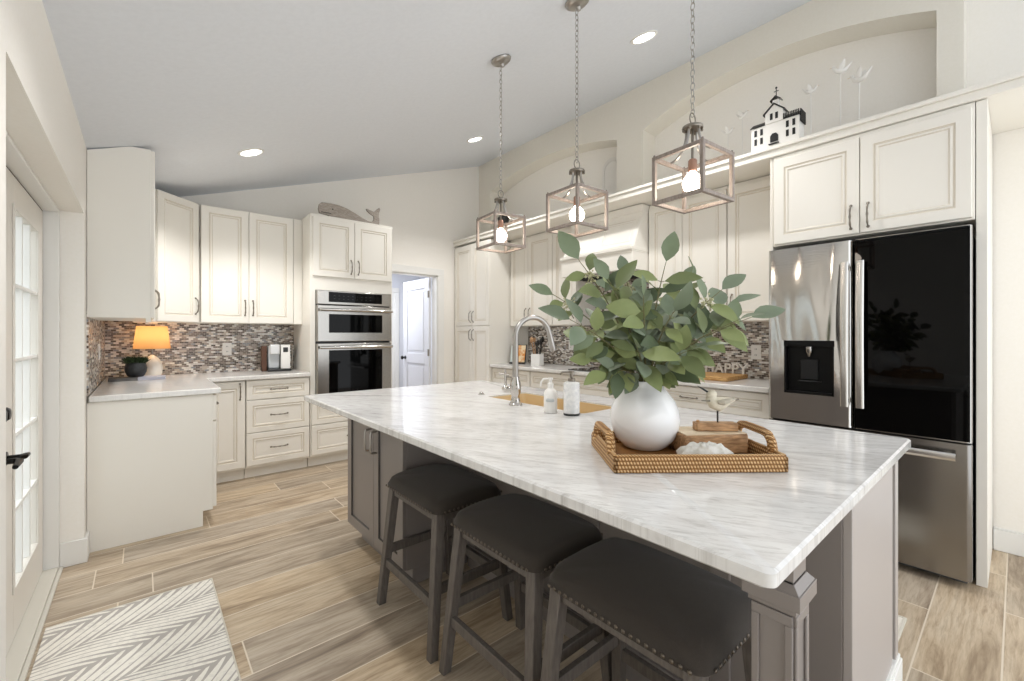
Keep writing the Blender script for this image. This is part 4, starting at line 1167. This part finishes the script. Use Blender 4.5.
# ------------------------------------------------------------------ right counter objects
t = thing('utensil_crock', 'square white crock full of dark utensils on the long counter', 'crock', (3.46, 3.60, .9155), R(20))
b = B(); b.prism([(-.052, -.052), (.052, -.052), (.052, .052), (-.052, .052)], 'z', 0, .006)
for x0, x1, y0, y1 in ((-.056, .056, -.056, -.048), (-.056, .056, .048, .056), (-.056, -.048, -.048, .048), (.048, .056, -.048, .048)): b.box(x0, x1, y0, y1, 0, .135)
b.done('pot', 'white_cer', t, bev=.004)
UT = [('black', -.034, -.026, .30, 'spat'), ('black', .02, -.01, .31, 'spoon'), ('oak', -.03, .02, .33, 'spoon'), ('oak', .0, .03, .36, 'spat'), ('black', .03, .025, .29, 'ladle'), ('bronze', .010, -.036, .34, 'spoon')]
for i, (mm, ux, uy, h, kd) in enumerate(UT):
    lab = ['black slotted turner at the front of the crock', 'black serving spoon leaning right in the crock', 'short wooden spoon in the crock', 'tallest wooden turner in the crock', 'black ladle at the right of the crock', 'dark bronze spoon at the side of the crock'][i]
    z0 = .9225; cx, cy = 3.46, 3.60
    b = B((cx+ux, cy+uy, z0)); lean = Vector((ux*1.3, uy*1.3, 0)); p0 = Vector((cx+ux*.5, cy+uy*.5, z0)); p1 = p0+Vector((ux*1.1, uy*1.1, h*.72))
    b.tube([p0, p1], .0055, 8)
    top_ = p1+Vector((ux*.3, uy*.3, h*.15))
    if kd == 'spat': b.tube([p1, p1.lerp(top_, .4), top_], [.008, .026, .028], 10, flat=.2, up=(1, 0, 0))
    else: b.ball(top_, .032, 14, 10, (.35, .8, 1.15)); b.tube([p1, top_], .007, 8)
    tag(b.done('cooking_utensil', mm, loc=(cx+ux, cy+uy, z0)), lab, 'utensil', 'utensils in the white crock')
t = thing('recipe_stand', 'dark framed stand with an orange fruit picture by the pantry', 'picture stand', (3.50, 3.99, .9155), R(-62))
B().hexa([(-.10, 0, .0), (.10, 0, 0), (.10, .014, 0), (-.10, .014, 0)], [(-.10, .06, .235), (.10, .06, .235), (.10, .074, .235), (-.10, .074, .235)]).box(-.10, .10, -.03, .01, 0, .018).done('easel', 'greyplast', t, bev=.002)
B().hexa([(-.03, -.006, .02), (.09, -.006, .02), (.09, .0, .02), (-.03, .0, .02)], [(-.03, .048, .225), (.09, .048, .225), (.09, .056, .225), (-.03, .056, .225)]).done('picture', 'picture', t)
B().hexa([(-.098, -.004, .02), (-.032, -.004, .02), (-.032, .0, .02), (-.098, .0, .02)], [(-.098, .05, .225), (-.032, .05, .225), (-.032, .056, .225), (-.098, .056, .225)]).done('facing_page', mat('pale_page', '#D5DDD8', .7), t)
# cutting board with HAPPY sign
b = B((3.62, 1.60, .9155)); b.box(3.365, 3.76, 1.432, 1.86, .9155, .950)
tag(b.done('cutting_board', 'board', bev=.006, loc=(3.62, 1.60, .9155)), 'thick brown wooden cutting board under the letter sign', 'cutting board')
cu = bpy.data.curves.new('letters', 'FONT'); cu.body = 'HAPPY'; cu.size = .115; cu.extrude = .008; cu.bevel_depth = .0012; cu.align_x = 'CENTER'; cu.space_character = 1.02
tmp = bpy.data.objects.new('letters_tmp', cu); COL.objects.link(tmp)
me = bpy.data.meshes.new_from_object(tmp.evaluated_get(bpy.context.evaluated_depsgraph_get()))
bpy.data.objects.remove(tmp); me.materials.clear(); me.materials.append(M['white_cer'])
o = bpy.data.objects.new('letter_sign', me); COL.objects.link(o); o.location = (3.735, 1.60, .9525); o.rotation_euler = (R(90), 0, FR_)
tag(o, 'white HAPPY letters standing on the cutting board', 'sign')
t = thing('knife_block', 'pale wooden block standing on the counter against the fridge panel', 'block', (3.70, 1.20, .9155), R(-90))
B().hexa([(-.04, -.05, 0), (.04, -.05, 0), (.04, .06, 0), (-.04, .06, 0)], [(-.04, .0, .20), (.04, .0, .20), (.04, .09, .17), (-.04, .09, .17)]).done('body', 'oak_top', t, bev=.004)
# wall plates
def plate(label, loc, rz, w=.075, h=.118, kind='outlet'):
    t = thing('wall_outlet', label, 'outlet', loc, rz)
    B().box(-w/2, w/2, -.006, 0, -h/2, h/2).done('cover_plate', 'white_plast', t, bev=.003)
    b = B()
    for z in (-.024, .024): b.box(-.016, .016, -.0085, -.005, z-.015, z+.015).box(-.007, -.004, -.009, -.008, z-.006, z+.006, 1).box(.004, .007, -.009, -.008, z-.006, z+.006, 1)
    b.done('receptacle', ['white_plast', 'dark'], t)
plate('white outlet on the mosaic between lamp and coffee maker', (.62, YO-.0095, 1.135), OR)
plate('white outlet on the left wall mosaic beside the glass doors', (XW+.0085, 4.30, 1.15), LR)
plate('white outlet on the right wall mosaic above the soap bottles', (XF-.0095, 3.42, 1.15), FR_)
plate('white outlet on the right wall mosaic beside the fridge panel', (XF-.0095, 1.40, 1.13), FR_)

# ------------------------------------------------------------------ things on top of the cabinets
# whale on the oven tower
t = thing('whale_sculpture', 'carved grey wooden whale on top of the oven cabinet', 'sculpture', (1.615, 4.40, 2.4325))
out = [(-.315, .02), (-.325, .06), (-.318, .105), (-.29, .128), (-.20, .132), (-.12, .128), (-.05, .112), (.03, .080), (.10, .048), (.17, .022), (.215, .025), (.232, .050), (.228, .085), (.19, .100), (.155, .128), (.148, .148), (.19, .140), (.232, .128), (.262, .160), (.292, .185), (.300, .165), (.288, .128), (.285, .09), (.292, .05), (.290, .0), (-.19, 0.0), (-.21, -.0), (-.24, .012)]
b = B(); b.prism(out, 'y', -.014, .014); b.done('body', 'driftwood', t, bev=.006)
B().tube([(-.19, -.016, .076), (-.19, -.012, .076)], .007, 10).done('eye', 'black', t)
B().box(-.300, -.205, -.0155, -.012, .028, .034).done('mouth', 'dark', t)
# white village house
ch = (3.27, 1.062, zsh+.001)
t = thing('house_ornament', 'small white church house with black windows on the high shelf', 'ornament', ch, FR_)
b = B()
b.box(-.145, .145, -.05, .05, 0, .165); b.prism([(-.055, .165), (-.055, .235), (0, .285), (.055, .235), (.055, .165)], 'y', -.055, .02)
b.box(-.018, .018, -.03, .006, .275, .325)
b.done('walls', 'matte_white', t, bev=.002)
b = B()
for x0, x1 in ((-.150, -.055), (.055, .150)):
    b.hexa([(x0, -.056, .163), (x1, -.056, .163), (x1, .0, .20), (x0, .0, .20)], [(x0, -.052, .170), (x1, -.052, .170), (x1, .0, .208), (x0, .0, .208)])
    b.hexa([(x0, .056, .163), (x1, .056, .163), (x1, .0, .20), (x0, .0, .20)], [(x0, .056, .170), (x1, .056, .170), (x1, .0, .208), (x0, .0, .208)])
for s in (-1, 1):
    b.hexa([(0, -.062, .285), (0, .022, .285), (0, .022, .294), (0, -.062, .294)], [(s*.066, -.062, .226), (s*.066, .022, .226), (s*.066, .022, .235), (s*.066, -.062, .235)])
    b.hexa([(0, -.035, .345), (0, .011, .345), (0, .011, .352), (0, -.035, .352)], [(s*.032, -.035, .318), (s*.032, .011, .318), (s*.032, .011, .325), (s*.032, -.035, .325)])
for i in range(10): b.box(.055+i*.0095, .060+i*.0095, -.058, -.05, .165, .2); b.box(.150, .156, -.05+i*.010, -.045+i*.010, .12, .20)
b.done('roof', 'black', t)
B().tube([(0, -.012, .345), (0, -.012, .405)], .0028, 8).ball((0, -.012, .41), .007).box(-.014, .014, -.014, -.010, .385, .389).done('steeple', 'greyplast', t)
for i, (x, z) in enumerate([(x, z) for x in (-.115, -.078, .078, .115) for z in (.045, .105)] + [(-.016, .185), (.016, .185)]):
    B().box(x-.008, x+.008, -.0575 if i > 7 else -.0525, -.049, z, z+.042).done('window', 'black', t)
b = B(); b.prism([(-.024, .035), (.024, .035), (.024, .075), (.012, .092), (-.012, .092), (-.024, .075)], 'y', -.0535, -.049); b.box(-.03, .03, -.065, -.049, .018, .024).done('doorway', 'black', t)
# white birds on rods
def shelf_bird(x, y, h, sz, rz, label):
    t = thing('bird_on_rod', label, 'figurine', (x, y, zsh+.0005), rz, 'white birds on the high shelf')
    B().lathe([(.028, 0), (.028, .006), (.006, .010)], 20).tube([(0, 0, .008), (0, 0, h)], .0035, 8).done('rod', 'matte_white', t)
    b = B(); s = sz
    b.tube([(-.07*s, 0, h+.055*s), (-.058*s, 0, h+.050*s), (-.04*s, 0, h+.022*s), (0, 0, h+.005*s), (.04*s, 0, h+.012*s), (.075*s, 0, h+.05*s), (.10*s, 0, h+.085*s)], [.006*s, .014*s, .022*s, .030*s, .024*s, .012*s, .006*s], 14, flat=1.0)
    b.ball((-.062*s, 0, h+.062*s), .018*s, 12, 8); b.done('body', 'matte_white', t, ang=80)
    B().tube([(-.078*s, 0, h+.062*s), (-.10*s, 0, h+.060*s)], [.004*s, .001], 8).done('beak', 'oak_top', t)
    for sg in (-1, 1):
        B().tube([(.0, .02*s*sg, h+.015*s), (.012*s, .04*s*sg, h+.055*s), (.03*s, .055*s*sg, h+.105*s)], [.024*s, .028*s, .006*s], 10, flat=.25, up=(0, 1, 0)).done('wing', 'matte_white', t)
shelf_bird(3.53, .935, .425, .50, R(95), 'white bird on a rod, first one right of the small church')
shelf_bird(3.53, .768, .490, .60, R(-70), 'white bird on a rod, tallest of the birds on the shelf')
shelf_bird(3.53, .668, .390, .66, R(-100), 'white bird on a rod, rightmost on the shelf with wide wings')
shelf_bird(3.53, 1.385, .425, .50, R(80), 'white bird on a rod just left of the small church')
shelf_bird(3.53, 1.494, .335, .50, R(100), 'short white bird on a rod, leftmost beside the nearest pendant')
# far niche: black ornament, jar, small framed picture, white arch plaque
t = thing('lantern_ornament', 'black silhouette lantern ornament on the shelf behind the farthest pendant', 'ornament', (3.45, 4.20, zsh+.001), FR_)
b = B(); b.lathe([(.055, 0), (.055, .02), (.04, .03), (.045, .08), (.055, .10), (.03, .115), (.065, .16), (.08, .20), (.05, .235), (.03, .25), (.04, .27), (.0, .285)], 24).done('body', 'black', t)
b = B(); b.tube([(-.09, 0, .06), (-.04, 0, .05), (.05, 0, .05), (.10, 0, .09)], .008, 8).done('arm', 'black', t)
tag(B().lathe([(.0, 0), (.06, 0), (.075, .02), (.078, .11), (.066, .15), (.05, .165), (.052, .185), (.066, .19), (.066, .20), (.04, .2), (.04, .15), (.066, .1), (.06, .01), (0, .008)], 32).done('glass_jar', mat('frosted_jar', '#D9DAD6', .25), loc=(3.52, 3.98, zsh+.0005)), 'pale frosted jar on the shelf right of the black ornament', 'jar')
t = thing('framed_picture', 'small grey framed picture on the shelf behind the middle pendant', 'picture', (3.56, 2.86, zsh+.001), FR_+R(10))
b = B()
for x0, x1, z0, z1 in ((-.10, -.08, 0, .16), (.08, .10, 0, .16), (-.08, .08, 0, .02), (-.08, .08, .14, .16)): b.box(x0, x1, -.01, .01, z0, z1)
b.done('frame', 'driftwood', t, bev=.002); B().box(-.08, .08, -.004, .006, .02, .14).done('print', speckle('grey_print', '#8E8A84', '#B5B0A8', 12, .6), t)
t = thing('arch_plaque', 'white arched plaque leaning in the far niche', 'plaque', (3.78, 2.80, zsh+.001), FR_)
pa = [(-.12, 0), (.12, 0), (.12, .50)] + [(.12*math.cos(R(a)), .50+.12*math.sin(R(a))) for a in range(15, 180, 15)] + [(-.12, .50)]
B().prism(pa, 'y', 0, .018).done('panel', 'matte_white', t, bev=.003)
B().tube([(.09, -.004, .03), (.09, -.004, .49)] + [(.09*math.cos(R(a)), -.004, .49+.09*math.sin(R(a))) for a in range(20, 180, 20)] + [(-.09, -.004, .49), (-.09, -.004, .03)], .006, 8).done('moulding', 'matte_white', t)
